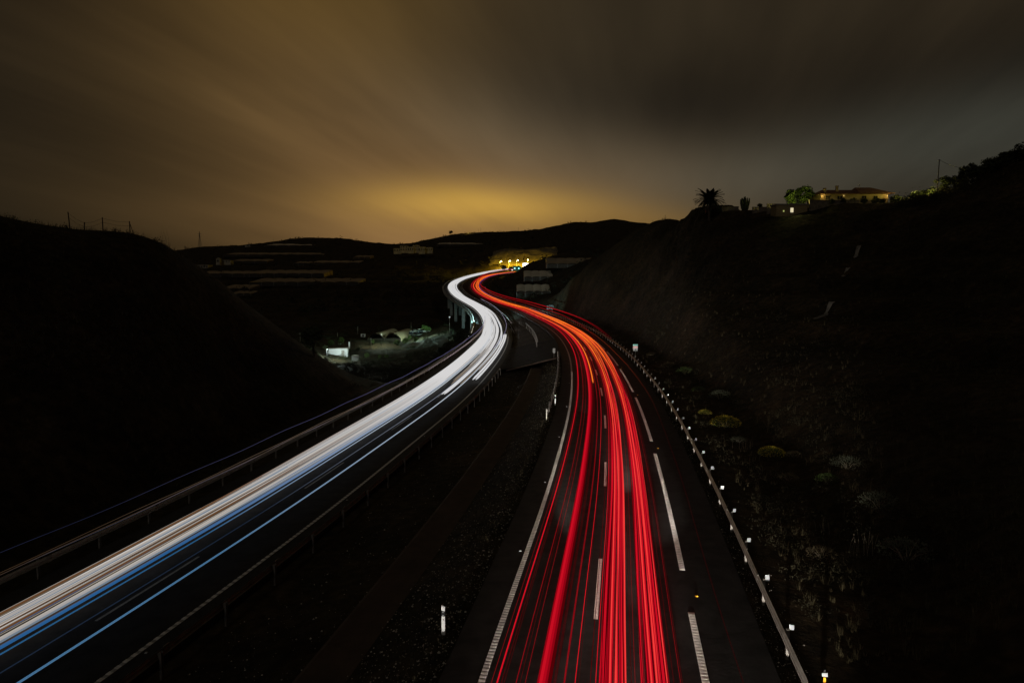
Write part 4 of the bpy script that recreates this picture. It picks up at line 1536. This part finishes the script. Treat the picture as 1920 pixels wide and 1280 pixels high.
# ------------------------------------------------------------------ walls, villa and annex on the right hill
M_RENDER = mat('ochre_render', (0.30, 0.23, 0.12), rough=0.85, var=0.15, scale=1.5, bump=0.2)
M_TILE = mat('roof_tile', (0.16, 0.075, 0.045), rough=0.8, var=0.35, scale=2.5, bump=0.4)
M_STONEW = mat('rubble_wall', (0.16, 0.13, 0.10), rough=0.95, var=0.45, scale=2.5, bump=0.7)
M_DARKGLASS = mat('dark_glass', (0.02, 0.022, 0.025), rough=0.1, var=0.1)
M_WINDOW_ON = emit('lit_window', (1.0, 0.88, 0.55), 0.8)
M_WARM = emit('warm_bulb', (1.0, 0.70, 0.22), 0.9)


def hill_wall(u0, u1, v_top, Y, label, th=0.35):
    a, b = ground_pt(u0, Y), ground_pt(u1, Y)
    za = at((u0 + u1) / 2, v_top, Y).z
    c = (a + b) / 2
    zb = max(min(a.z, b.z) - 0.6, za - 2.2)
    t = thing('garden_wall', label, 'wall', (c.x, c.y, zb))
    w = (b - a).length
    n = max(2, int(w / 1.1))
    for i in range(n):
        MB().box((-w / 2 + (i + 0.5) * w / n, random.uniform(-.02, .02), (za - zb) / 2), (w / n - 0.02, th, za - zb + random.uniform(-.04, .04))).build('wall_panel', M_STONEW, t)
    MB().box((0, 0, za - zb + 0.06), (w + 0.1, th + 0.12, 0.09)).build('coping', M_STONEW, t)


hill_wall(1318, 1349, 394, 165, 'low terrace wall under the palm')
hill_wall(1349, 1379, 388, 160, 'flat-topped garden wall right of the palm')
hill_wall(1405, 1432, 389, 155, 'garden wall below the spurge')
hill_wall(1432, 1452, 383, 153, 'taller garden wall left of the lit trees')
hill_wall(1510, 1600, 376, 147, 'long retaining wall under the villa')

# annex with the glowing window
pa = ground_pt(1478, 147)
t = thing('annex', 'small flat-roofed annex with one glowing window below the lit trees', 'building', pa - Vector((0, 0, 1.5)))
zt = at(1478, 384, 147).z - pa.z + 1.5
MB().box((0, 1.6, zt / 2), (6.6, 3.2, zt)).build('wall', M_RENDER, t)
MB().box((0, 1.6, zt + 0.1), (6.9, 3.5, 0.22)).build('roof', M_CONC, t)
wz = at(1478, 394, 147).z - pa.z + 1.5
w = MB().box((0, -0.01, wz), (0.62, 0.05, 0.98)).build('window', M_WINDOW_ON, t)
fr = MB()
for x, z, a_, b_ in ((0, wz + 0.52, 0.8, 0.08), (0, wz - 0.52, 0.8, 0.08), (-0.36, wz, 0.08, 1.0), (0.36, wz, 0.08, 1.0), (0, wz, 0.04, 0.98)):
    fr.box((x, -0.04, z), (a_, 0.06, b_))
fr.build('frame', M_RENDER, w)
lb = MB().box((-1.75, -0.05, wz - 0.2), (0.22, 0.12, 0.3)).build('wall_lamp', emit('green_bulb', (0.7, 0.8, 0.25), 0.5), t)
lamp('lamp_glow', (-0.2, 0.2, zt + 0.5), 260.0, (1.0, 0.95, 0.25), 0.15, t)
lamp('lamp_glow', (1.9, 0.2, zt + 0.4), 150.0, (1.0, 0.95, 0.25), 0.15, t)

# villa
pv = ground_pt(1596, 151)
zb = at(1596, 376, 151).z
ze = at(1596, 364, 151).z      # eaves
zr = at(1596, 351, 151).z      # ridge
t = thing('villa', 'villa with tiled hip roof, chimneys and warm lamps on the right hill', 'house', (pv.x, pv.y, zb))
m_px = 151 / FPX
x0, x1 = (1530 - 1596) * m_px, (1655 - 1596) * m_px
D = 7.0
he, hr = ze - zb, zr - zb
MB().box(((x0 + x1) / 2, D / 2, he / 2 - 0.6), (x1 - x0, D, he + 1.2)).build('wall', M_RENDER, t)
ov = 0.75
rf = MB()
def hip(xa, xb, z0, z1, ya, yb, in_l, in_r):
    n0 = len(rf.v)
    ym = (ya + yb) / 2
    rf.v += [(xa, ya, z0), (xb, ya, z0), (xb, yb, z0), (xa, yb, z0), (xa + in_l, ym, z1), (xb - in_r, ym, z1)]
    rf.f += [(n0, n0 + 1, n0 + 5, n0 + 4), (n0 + 1, n0 + 2, n0 + 5), (n0 + 2, n0 + 3, n0 + 4, n0 + 5), (n0 + 3, n0, n0 + 4), (n0 + 3, n0 + 2, n0 + 1, n0)]
hip(x0 - ov, 1.2, he, hr - 0.15, -ov, D + ov, 2.6, 0.3)
hip(0.2, x1 + ov, he + 0.05, hr + 0.35, -ov - 0.6, D + ov, 1.0, 3.0)
roof = rf.build('roof', M_TILE, t)
tl = MB()
for i in range(60):
    xx = x0 - ov + (x1 - x0 + 2 * ov) * (i + 0.5) / 60
    tl.tube([(xx, -ov - (0.62 if xx > 0.2 else 0.02), he + 0.05), (xx, -ov + 0.2 - (0.6 if xx > 0.2 else 0), he + 0.12)], 0.09, 5)
tl.build('eaves_tiles', M_TILE, roof)
for u, vt, h_ in ((1541, 354, 1.3), (1566, 349, 1.7)):
    xx = (u - 1596) * m_px
    zt_ = at(u, vt, 152).z - zb
    c = MB().box((xx, 1.6 if u > 1550 else 1.0, zt_ - h_ / 2), (0.46, 0.46, h_)).build('chimney', M_RENDER, t)
    MB().box((xx, 1.6 if u > 1550 else 1.0, zt_ + 0.06), (0.62, 0.62, 0.14)).build('chimney_cap', M_TILE, c)
xx = (1616 - 1596) * m_px
an = MB().tube([(xx, 3.4, hr - 0.2), (xx, 3.4, hr + 1.1)], 0.035, 5)
an.box((xx, 3.4, hr + 1.0), (0.6, 0.05, 0.05)).box((xx - 0.2, 3.4, hr + 0.85), (0.05, 0.05, 0.4))
an.build('antenna', M_STEEL_DULL, t)
for xx, w_, h_ in ((x0 + 1.6, 1.0, 0.8), (x0 + 4.2, 1.2, 0.8), (x0 + 9.5, 1.0, 0.8), (x0 + 12.0, 1.0, 0.8)):
    wd = MB().box((xx, -0.02, he - 0.75), (w_, 0.05, h_)).build('window', M_DARKGLASS, t)
    f_ = MB()
    for dx, dz, a_, b_ in ((0, h_ / 2, w_ + 0.12, 0.07), (0, -h_ / 2, w_ + 0.12, 0.07), (-w_ / 2, 0, 0.07, h_), (w_ / 2, 0, 0.07, h_), (0, 0, 0.05, h_)):
        f_.box((xx + dx, -0.05, he - 0.75 + dz), (a_, 0.05, b_))
    f_.build('frame', M_RENDER, wd)
for xx, e in ((x0 + 0.4, 17.0), (x0 + 5.0, 1.2), (x1 - 0.3, 15.0)):
    lb = MB().box((xx, -0.16, he - 0.35), (0.14, 0.12, 0.2)).build('wall_lamp', M_WARM, t)
    lamp('lamp_glow', (xx, -0.45, he - 0.45), e, (1.0, 0.66, 0.18), 0.08, t)
# garden lantern among the shrubs right of the villa
pg = ground_pt(1694, 147)
t = thing('garden_lantern', 'yellow garden lantern among shrubs right of the villa', 'lamp', pg)
MB().tube([(0, 0, -0.3), (0, 0, 1.3)], 0.04, 6).build('stem', M_BLACK, t)
MB().box((0, 0, 1.42), (0.16, 0.16, 0.22), taper=0.8).build('lantern', M_WARM, t)
lamp('lamp_glow', (0, -0.6, 2.2), 700.0, (1.0, 0.85, 0.2), 0.12, t)
pg = ground_pt(1730, 143)
t = thing('garden_lantern', 'second garden lantern lighting shrubs below the utility pole', 'lamp', pg)
MB().tube([(0, 0, -0.3), (0, 0, 1.0)], 0.04, 6).build('stem', M_BLACK, t)
MB().box((0, 0, 1.1), (0.14, 0.14, 0.2), taper=0.8).build('lantern', M_WARM, t)
lamp('lamp_glow', (0, -0.8, 2.0), 500.0, (1.0, 0.85, 0.2), 0.12, t)
# pale blocks among the trees
for u, Y, lab in ((1820, 133, 'left of two pale lit stones under the crest trees'), (1828, 132, 'right of two pale lit stones under the crest trees')):
    p = at(u, 321, Y)
    t = thing('pale_block', lab, 'stone', (p.x, p.y, gz(p.x, p.y)))
    MB().box((0, 0, 0.4), (0.5, 0.3, 1.0), taper=0.7).build('block', M_WHITE, t)
# concrete chute down the right hillside
for i, (a, b, lab) in enumerate([((1618, 462), (1604, 485), 'upper'), ((1590, 506), (1580, 521), 'middle'), ((1560, 568), (1529, 601), 'lower')]):
    pa, pb_ = hit(*a), hit(*b)
    mb = MB()
    rows = []
    for k in range(9):
        q = pa.lerp(pb_, k / 8)
        z = gz(q.x, q.y) + 0.12
        w_ = random.uniform(0.7, 1.2)
        rows.append([(q.x - 0.36 * w_, q.y, z + 0.10), (q.x - 0.24 * w_, q.y, z), (q.x + 0.24 * w_, q.y, z), (q.x + 0.36 * w_, q.y, z + 0.10)])
    mb.strip(rows)
    tag(mb.build('drainage_chute', mat('pale_concrete', (0.22, 0.20, 0.17), var=0.5, scale=1.0)), '%s piece of the pale drainage chute on the right hillside' % lab, 'drain')

# ------------------------------------------------------------------ far lamps where the road goes over the rise
M_SODIUM = emit('sodium_lamp', (1.0, 0.86, 0.55), 14.0)
for i, (u, v, nm) in enumerate([(940, 490, 'first'), (956, 489, 'second'), (971, 488, 'third'), (990, 487, 'fourth')]):
    Y = 742 + 4 * i
    top = at(u, v, Y)
    g = gz(top.x, top.y)
    base = Vector((top.x - 1.2, top.y, min(g, top.z - 5.0)))
    h = top.z - base.z
    t = thing('street_lamp', '%s glowing street lamp from the left above the far rise' % nm, 'street lamp', base)
    MB().tube([(0, 0, -1.0), (0, 0, h * 0.95), (0.3, 0, h * 1.02), (1.1, 0, h + 0.25)], [0.14, 0.10, 0.08, 0.07], 6).build('pole', M_STEEL, t)
    mb = MB()
    for ring in range(7):
        ph = math.pi * ring / 6
        pass
    mb.tube([(1.2, 0, h - 0.55), (1.2, 0, h - 0.40), (1.2, 0, h), (1.2, 0, h + 0.30), (1.2, 0, h + 0.45)], [0.12, 0.45, 0.6, 0.42, 0.12], 10)
    mb.build('lantern', M_SODIUM, t, smooth=True)
    lamp('lamp_glow', (1.2, -0.6, h - 1.0), 34000.0, (1.0, 0.66, 0.03), 0.5, t)
# the bare rock of the cutting behind the lamps
M_ROCK = mat('ochre_rock', (0.15, 0.12, 0.075), rough=0.95, var=0.5, scale=0.25, bump=0.8)
rk = MB()
rows = []
for k, Yr in enumerate(np.linspace(756, 822, 18)):
    lo = 917 + 0.5 * k
    us = np.linspace(lo + rng.uniform(-2, 2), 1043 + rng.uniform(-3, 3), 36)
    xr = (us - 960) / FPX * Yr
    zr_ = ground(xr, np.full(36, Yr)) + 0.5 + 0.5 * rng.random(36)
    rows.append([(xr[i], Yr, zr_[i]) for i in range(36)])
rk.strip(rows)
tag(rk.build('rock_cutting', M_ROCK, smooth=True), kind='structure')
# lit sheds and the teal gantry sign
ps = at(986, 495, 748)
t = thing('white_shed', 'small white shed shining beside the fourth street lamp', 'building', (ps.x, ps.y, gz(ps.x, ps.y) - 0.5))
hh = 5.2
MB().box((0, 0, hh / 2), (7.5, 5.0, hh)).build('wall', M_WHITE, t)
MB().box((0, 0, hh + 0.15), (8.2, 5.6, 0.3)).build('roof', M_WHITE, t)
MB().box((-1.5, -2.52, 1.3), (1.2, 0.08, 2.4)).build('door', M_STEEL_DULL, t)
lamp('lamp_glow', (0, -4.5, 3.5), 2200.0, (1.0, 0.92, 0.85), 0.5, t)
ps = at(969, 505, 645)
t = thing('gantry_sign', 'teal lit road sign below the third street lamp', 'sign', (ps.x, ps.y, gz(ps.x, ps.y) - 0.3))
zt = at(969, 500, 645).z - t.location.z
for s in (-3.2, 3.2):
    MB().box((s, 0.1, zt / 2), (0.25, 0.2, zt)).build('post', M_STEEL, t)
MB().box((0, 0, zt - 1.6), (7.4, 0.15, 4.0)).build('panel', emit('teal_panel', (0.0, 0.16, 0.13), 0.35), t)
for s in (-1.9, 1.9):
    MB().tube([(s, -0.5, zt - 2.2), (s, -0.5, zt - 1.9), (s, -0.5, zt - 1.4), (s, -0.5, zt - 1.1)], [0.2, 0.55, 0.55, 0.2], 8).build('sign_lamp', emit('cyan_lamp', (0.45, 1.0, 0.95), 2.5), t)
for i, (u, v, Y, lab) in enumerate([(962, 505, 690, 'largest white glow at the foot of the lamp row'), (941, 507, 705, 'white glow where the left carriageway meets the lamp row'), (951, 505, 700, 'small warm glow between the two dark far trees'), (956, 502, 705, 'upper warm glow beside the slim dark tree')]):  # bright panels on masts stand in for vehicle lights and lit booths
    p = at(u, v, Y)
    t = thing('floodlight', lab, 'lamp', (p.x, p.y, gz(p.x, p.y)))
    h = max(1.2, p.z - t.location.z)
    MB().tube([(0, 0, -0.4), (0, 0, h)], 0.1, 5).build('mast', M_STEEL, t)
    s = (2.0, 1.2, 0.8, 0.7)[i]
    MB().box((0, 0, h), (1.6 * s, 0.3, 1.1 * s), taper=0.85).build('lamp_face', emit('white_glow', (1.0, 0.93, 0.80), 1.2), t)

# ------------------------------------------------------------------ greenhouses
M_PLASTIC = mat('greenhouse_plastic', (0.52, 0.45, 0.34), rough=0.55, var=0.25, scale=0.12)
M_PLASTIC2 = mat('dusty_plastic', (0.27, 0.20, 0.125), rough=0.7, var=0.3, scale=0.08)
M_NET = mat('shade_net', (0.06, 0.05, 0.04), rough=0.9, var=0.3, scale=0.5)


def greenhouse(u0, u1, v_front, label, depth, n_gable, rise, wall=2.2, material=None, Y=None, slope=0.0, group=None, tilt=0.24):
    uc = (u0 + u1) / 2
    p = hit(uc, v_front) if Y is None else ground_pt(uc, Y)
    W = (u1 - u0) * p.y / FPX
    t = thing('greenhouse', label, 'greenhouse', (p.x, p.y, p.z), 0.0, group)
    material = material or M_PLASTIC
    w = W / n_gable
    zb = -2.0
    for k in range(n_gable):
        xa = -W / 2 + k * w
        mb = MB()
        arc = [(xa + w * f, wall + rise * math.sin(math.pi * f) ** 0.8) for f in np.linspace(0, 1, 7)]
        rows = [[(x + slope * yy, yy, z + tilt * yy) for x, z in arc] for yy in np.linspace(0, depth, 5)]
        mb.strip(rows)
        mb.build('roof_bay', material, t, smooth=False)
    mb = MB()
    mb.box((0, 0.15, (wall + zb) / 2), (W, 0.1, wall - zb))
    mb.build('front_wall', M_NET, t)
    for s in (-1, 1):
        MB().quad((s * W / 2, 0, zb), (s * W / 2, depth, zb), (s * W / 2 + slope * depth, depth, wall + tilt * depth), (s * W / 2, 0, wall)).build('side_wall', material, t)
    for k in range(n_gable + 1):
        MB().box((-W / 2 + k * w, -0.05, (wall + zb) / 2), (0.16, 0.12, wall - zb)).build('post', M_STEEL_DULL, t)
    return t


greenhouse(969, 1032, 553, 'lowest greenhouse with wavy roof right of the far bend', 16, 4, 0.5, 1.9)
greenhouse(983, 1072, 523, 'middle greenhouse with wavy roof on the spur', 18, 6, 0.4, 1.0)
greenhouse(1026, 1122, 497, 'upper greenhouse on the crest of the spur', 18, 5, 0.35, 0.8, M_PLASTIC2)
for u0, u1, v, d, lab in [(468, 672, 536, 26, 'widest pale greenhouse strip low on the far left slope'), (412, 467, 545, 22, 'short pale strip at the left end of the widest one'), (430, 470, 555, 14, 'smallest pale strip lowest at the left hill edge'),
                          (468, 607, 519, 30, 'long pale strip second from the bottom of the far slope'), (368, 480, 517, 24, 'pale strip starting at the left hill edge above the widest one'), (583, 672, 496, 30, 'pale strip right of the dark bushes on the upper far slope'),
                          (550, 578, 498, 20, 'short pale strip between dark bushes on the upper far slope'), (432, 500, 493, 26, 'thin pale strip right of the gabled house'), (420, 605, 480, 34, 'long thin strip near the top of the far slope'),
                          (662, 694, 484, 24, 'short strip left of the white hamlet'), (820, 916, 463, 30, 'thin strip right of the white hamlet'), (838, 900, 458, 26, 'upper thin strip right of the white hamlet'), (497, 652, 462, 40, 'strip following the ridge under the flat-topped hill')]:
    greenhouse(u0, u1, v, lab, d, max(3, int((u1 - u0) / 22)), 0.5, 1.2, M_PLASTIC2 if v > 470 else M_PLASTIC, tilt=0.11, group='pale greenhouse strips on the far slope')

# ------------------------------------------------------------------ far buildings
M_WALLW = mat('white_render', (0.36, 0.33, 0.27), rough=0.85, var=0.45, scale=0.25)


def far_house(u0, u1, v_top, v_base, Y, label, gable=False, cols=2, floors=1, lit=False):
    a, b = at(u0, v_base, Y), at(u1, v_top, Y)
    W, H_ = b.x - a.x, b.z - a.z
    t = thing('far_house', label, 'house', ((a.x + b.x) / 2, Y, a.z))
    D_ = max(4.0, W * 0.7)
    MB().box((0, D_ / 2, H_ / 2 - 1.5), (W, D_, H_ + 3)).build('wall', M_WALLW, t)
    if gable:
        mb = MB()
        zt_ = H_ + W * 0.45
        mb.v = [(-W / 2 - .3, -.3, H_), (W / 2 + .3, -.3, H_), (W / 2 + .3, D_ + .3, H_), (-W / 2 - .3, D_ + .3, H_), (0, -.3, zt_), (0, D_ + .3, zt_)]
        mb.f = [(0, 1, 4), (2, 3, 5), (1, 2, 5, 4), (3, 0, 4, 5), (0, 3, 2, 1)]
        mb.build('roof', M_WALLW, t)
    else:
        MB().box((0, D_ / 2, H_ + 0.15), (W + 0.5, D_ + 0.5, 0.3)).build('roof', M_WALLW, t)
    for f in range(floors):
        for c in range(cols):
            x = -W / 2 + W * (c + 0.5) / cols
            z = H_ * (f + 0.5) / floors
            MB().box((x, -0.03, z), (W / cols * 0.38, 0.08, H_ / floors * 0.5)).build('window', M_DARKGLASS, t)
    return t


for u0, u1, vt, vb, nm, fl, c in [(738, 752, 466, 472, 'leftmost low house of the white hamlet', 1, 3), (750, 764, 461, 470, 'second house of the white hamlet with upper storey', 2, 3), (764, 776, 463, 471, 'third house of the white hamlet with dark openings', 1, 3),
                                  (774, 786, 460, 470, 'fourth house in the middle of the white hamlet', 2, 3), (785, 797, 463, 472, 'fifth house of the white hamlet', 1, 3), (797, 811, 464, 471, 'rightmost block of the white hamlet', 1, 4)]:
    far_house(u0, u1, vt, vb, 905 + (u0 % 7), nm, False, c, fl)
far_house(405, 412, 486, 492, 800, 'gabled pale house on the upper far slope', True, 1, 1)
far_house(412, 432, 488, 492, 806, 'low annex right of the gabled pale house', False, 4, 1)
far_house(361, 390, 496.8, 503, 760, 'long pale building at the edge of the left hill', False, 6, 1)
far_house(459, 469, 459, 461.5, 1150, 'hut on the far left ridge', False, 1, 1)
far_house(876, 905, 436, 439, 1195, 'low building with a yellow lit end on the far ridge', False, 5, 1)
pw = at(878, 438, 1192)
t = thing('ridge_lamp', 'yellow lamp at the end of the low ridge building', 'lamp', pw - Vector((0, 2, 0)))
MB().tube([(0, 0, -2), (0, 0, 1)], 0.1, 5).build('pole', M_STEEL, t)
MB().box((0, 0, 1.1), (0.9, 0.4, 0.5)).build('lantern', M_WARM, t)
lamp('lamp_glow', (-2, -2.5, 2.0), 900.0, (1.0, 0.62, 0.1), 0.3, t)

# ------------------------------------------------------------------ the lit yard in the valley
p = hit(634, 668)
t = thing('white_shed', 'low white wall of a shed shining in the yard', 'building', p - Vector((0, 0, 0.3)), R_(4))
W = 36 * p.y / FPX
MB().box((0, 1.2, 1.1), (W, 2.4, 2.6)).build('wall', M_WHITE, t)
MB().box((0.1, 1.2, 2.5), (W + 0.5, 3.0, 0.14), ry=R_(-2)).build('roof', M_STEEL, t)
MB().box((W * 0.25, -0.02, 0.95), (0.9, 0.06, 1.9)).build('door', M_STEEL_DULL, t)
yard = p.copy()
p2 = hit(666, 676)
t = thing('water_tank', 'small white water tank block in front of the yard', 'tank', p2 - Vector((0, 0, 0.2)), R_(12))
MB().box((0, 0, 0.8), (2.0, 1.5, 1.7)).build('tank', M_WHITE, t)
MB().box((0, 0, 1.7), (2.15, 1.65, 0.12)).build('lid', M_CONC, t)
for u, v, h, w_, lab in [(655, 654, 2.6, 0.42, 'thick white post standing in the middle of the yard'), (696, 654, 4.2, 0.16, 'thin pale post left of the greenhouse in the yard'), (563, 642, 3.8, 0.14, 'thin pale post at the left end of the yard'), (633, 632, 2.0, 0.12, 'short thin post behind the yard shrubs'),
                         (671, 628, 3.6, 0.12, 'tall thin post left of the small hut'), (724, 668, 2.6, 0.10, 'dim post in front of the yard at right'), (771, 625, 4.5, 0.12, 'dim tall post behind the parked cars')]:
    q = hit(u, v)
    t = thing('yard_post', lab, 'post', q - Vector((0, 0, 0.3)))
    MB().box((0, 0, h / 2), (w_, w_, h)).build('shaft', M_WHITE if w_ > 0.3 else M_CONC, t)
    MB().box((0, 0, h), (w_ * 1.3, w_ * 1.3, 0.08)).build('cap', M_CONC, t)
q = hit(681, 632)
t = thing('hut', 'tiny pale hut behind the yard post', 'building', q)
MB().box((0, 0, 0.6), (1.7, 1.4, 1.3)).build('wall', M_WHITE, t)
MB().box((0, 0, 1.32), (1.9, 1.6, 0.12)).build('roof', M_CONC, t)
MB().box((0.1, -0.72, 0.55), (0.7, 0.05, 1.0)).build('door', M_BLACK, t)
greenhouse(690, 752, 640, 'two-bay tunnel greenhouse in the yard', 22, 2, 2.0, 1.0, M_PLASTIC2, slope=0.12, tilt=0.02)

CAR_COLS = [(0.10, 0.11, 0.12), (0.55, 0.56, 0.57), (0.05, 0.06, 0.08), (0.30, 0.32, 0.34), (0.62, 0.62, 0.60), (0.08, 0.12, 0.16), (0.40, 0.40, 0.41), (0.14, 0.15, 0.14)]
names = ['dark grey', 'silver', 'black', 'mid grey', 'white', 'dark blue', 'pale grey', 'olive']


def car(loc, rz, col, nm, label):
    t = thing('parked_car', label, 'car', loc, rz, 'cars parked in the yard')
    mp = mat('car_paint_' + nm.replace(' ', '_'), col, rough=0.3, metal=0.2, var=0.05, spec=0.5)
    prof = [(-2.05, 0.35), (-2.1, 0.75), (-1.75, 0.92), (-0.95, 1.0), (1.35, 1.02), (2.0, 0.9), (2.1, 0.55), (2.05, 0.35)]
    mb = MB()
    mb.strip([[(x, -0.82, z) for x, z in prof], [(x, 0.82, z) for x, z in prof]])
    n = len(prof)
    mb.f.append(tuple(range(n - 1, -1, -1)))
    mb.f.append(tuple(range(n, 2 * n)))
    mb.build('body', mp, t)
    cab = [(-1.0, 0.98), (-0.35, 1.42), (0.95, 1.44), (1.5, 1.0)]
    mb = MB()
    mb.strip([[(x, -0.72 + (0.12 if z > 1.2 else 0), z) for x, z in cab], [(x, 0.72 - (0.12 if z > 1.2 else 0), z) for x, z in cab]])
    mb.f += [(3, 2, 1, 0), (4, 5, 6, 7)]
    mb.build('cabin', M_DARKGLASS, t)
    MB().box((0.3, 0, 1.45), (1.35, 1.15, 0.05)).build('roof', mp, t)
    for x in (-1.3, 1.3):
        for y in (-0.8, 0.8):
            MB().tube([(x, y - 0.1, 0.32), (x, y + 0.1, 0.32)], 0.32, 10).build('wheel', M_BLACK, t)
    for y in (-0.6, 0.6):
        MB().box((-2.09, y, 0.68), (0.06, 0.3, 0.14)).build('headlight', M_REFLECT, t)
    return t


for i, (u, v) in enumerate([(752, 632), (760, 629), (768, 630), (776, 626), (785, 627), (791, 624), (797, 625), (782, 632)]):
    q = hit(u, v)
    car(q, R_(20 + 25 * (i % 3)), CAR_COLS[i], names[i], '%s car parked in the row beside the yard greenhouse' % names[i])
# shrubs in the yard
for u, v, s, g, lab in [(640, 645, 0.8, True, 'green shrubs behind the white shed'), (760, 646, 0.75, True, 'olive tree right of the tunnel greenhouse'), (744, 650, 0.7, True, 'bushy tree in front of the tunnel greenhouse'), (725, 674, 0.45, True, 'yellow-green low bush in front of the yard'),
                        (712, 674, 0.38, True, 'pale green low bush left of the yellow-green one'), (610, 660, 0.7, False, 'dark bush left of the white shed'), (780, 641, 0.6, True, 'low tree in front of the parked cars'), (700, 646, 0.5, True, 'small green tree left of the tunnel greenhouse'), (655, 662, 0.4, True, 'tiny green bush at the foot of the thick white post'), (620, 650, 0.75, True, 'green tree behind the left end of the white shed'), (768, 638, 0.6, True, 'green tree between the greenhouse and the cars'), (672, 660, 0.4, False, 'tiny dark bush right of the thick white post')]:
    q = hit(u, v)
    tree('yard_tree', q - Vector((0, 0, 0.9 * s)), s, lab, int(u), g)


def flood(loc, h, energy, col, label, bulb):
    t = thing('yard_floodlight', label, 'lamp', loc)
    MB().tube([(0, 0, -0.3), (0, 0, h)], 0.05, 6).build('mast', M_BLACK, t)
    MB().box((0, 0, h + 0.1), (0.28, 0.2, 0.14)).build('lamp_face', bulb, t)
    lamp('lamp_glow', (0.3, -0.9, h + 0.3), energy, col, 0.2, t)


M_BULB = emit('cold_bulb', (0.85, 1.0, 0.92), 0.3)
q = hit(628, 672)
flood(q + Vector((-1.0, -5.0, 0)), 3.2, 6500.0, (0.80, 1.0, 0.90), 'cold floodlight hidden behind the dark yard tree', M_BULB)
q = hit(786, 638)
flood(q, 4.0, 7000.0, (0.62, 1.0, 0.82), 'cold floodlight over the parked cars', M_BULB)
q = hit(715, 650)
flood(q, 4.0, 3000.0, (0.80, 1.0, 0.75), 'cold floodlight in front of the tunnel greenhouse', M_BULB)
# lamp at the foot of the viaduct pier
q = at(843, 597, 226)
q.z = gz(q.x, q.y)
h = max(1.5, at(843, 595, 226).z - q.z)
t = thing('yard_floodlight', 'small white lamp at the foot of the viaduct piers', 'lamp', q)
MB().tube([(0, 0, -0.3), (0, 0, h)], 0.07, 6).build('mast', M_STEEL, t)
MB().box((0, 0, h + 0.1), (0.42, 0.25, 0.30)).build('lamp_face', emit('pier_bulb', (0.85, 1.0, 0.95), 0.8), t)
pier = CL.P(BR0 + 44, -7.0, -4.0)
lamp('lamp_glow', (0.2, 0.4, h + 0.2), 160000.0, (0.50, 0.95, 1.0), 0.2, t, (pier - (q + Vector((0, 0, h))), R_(70), 0.8))
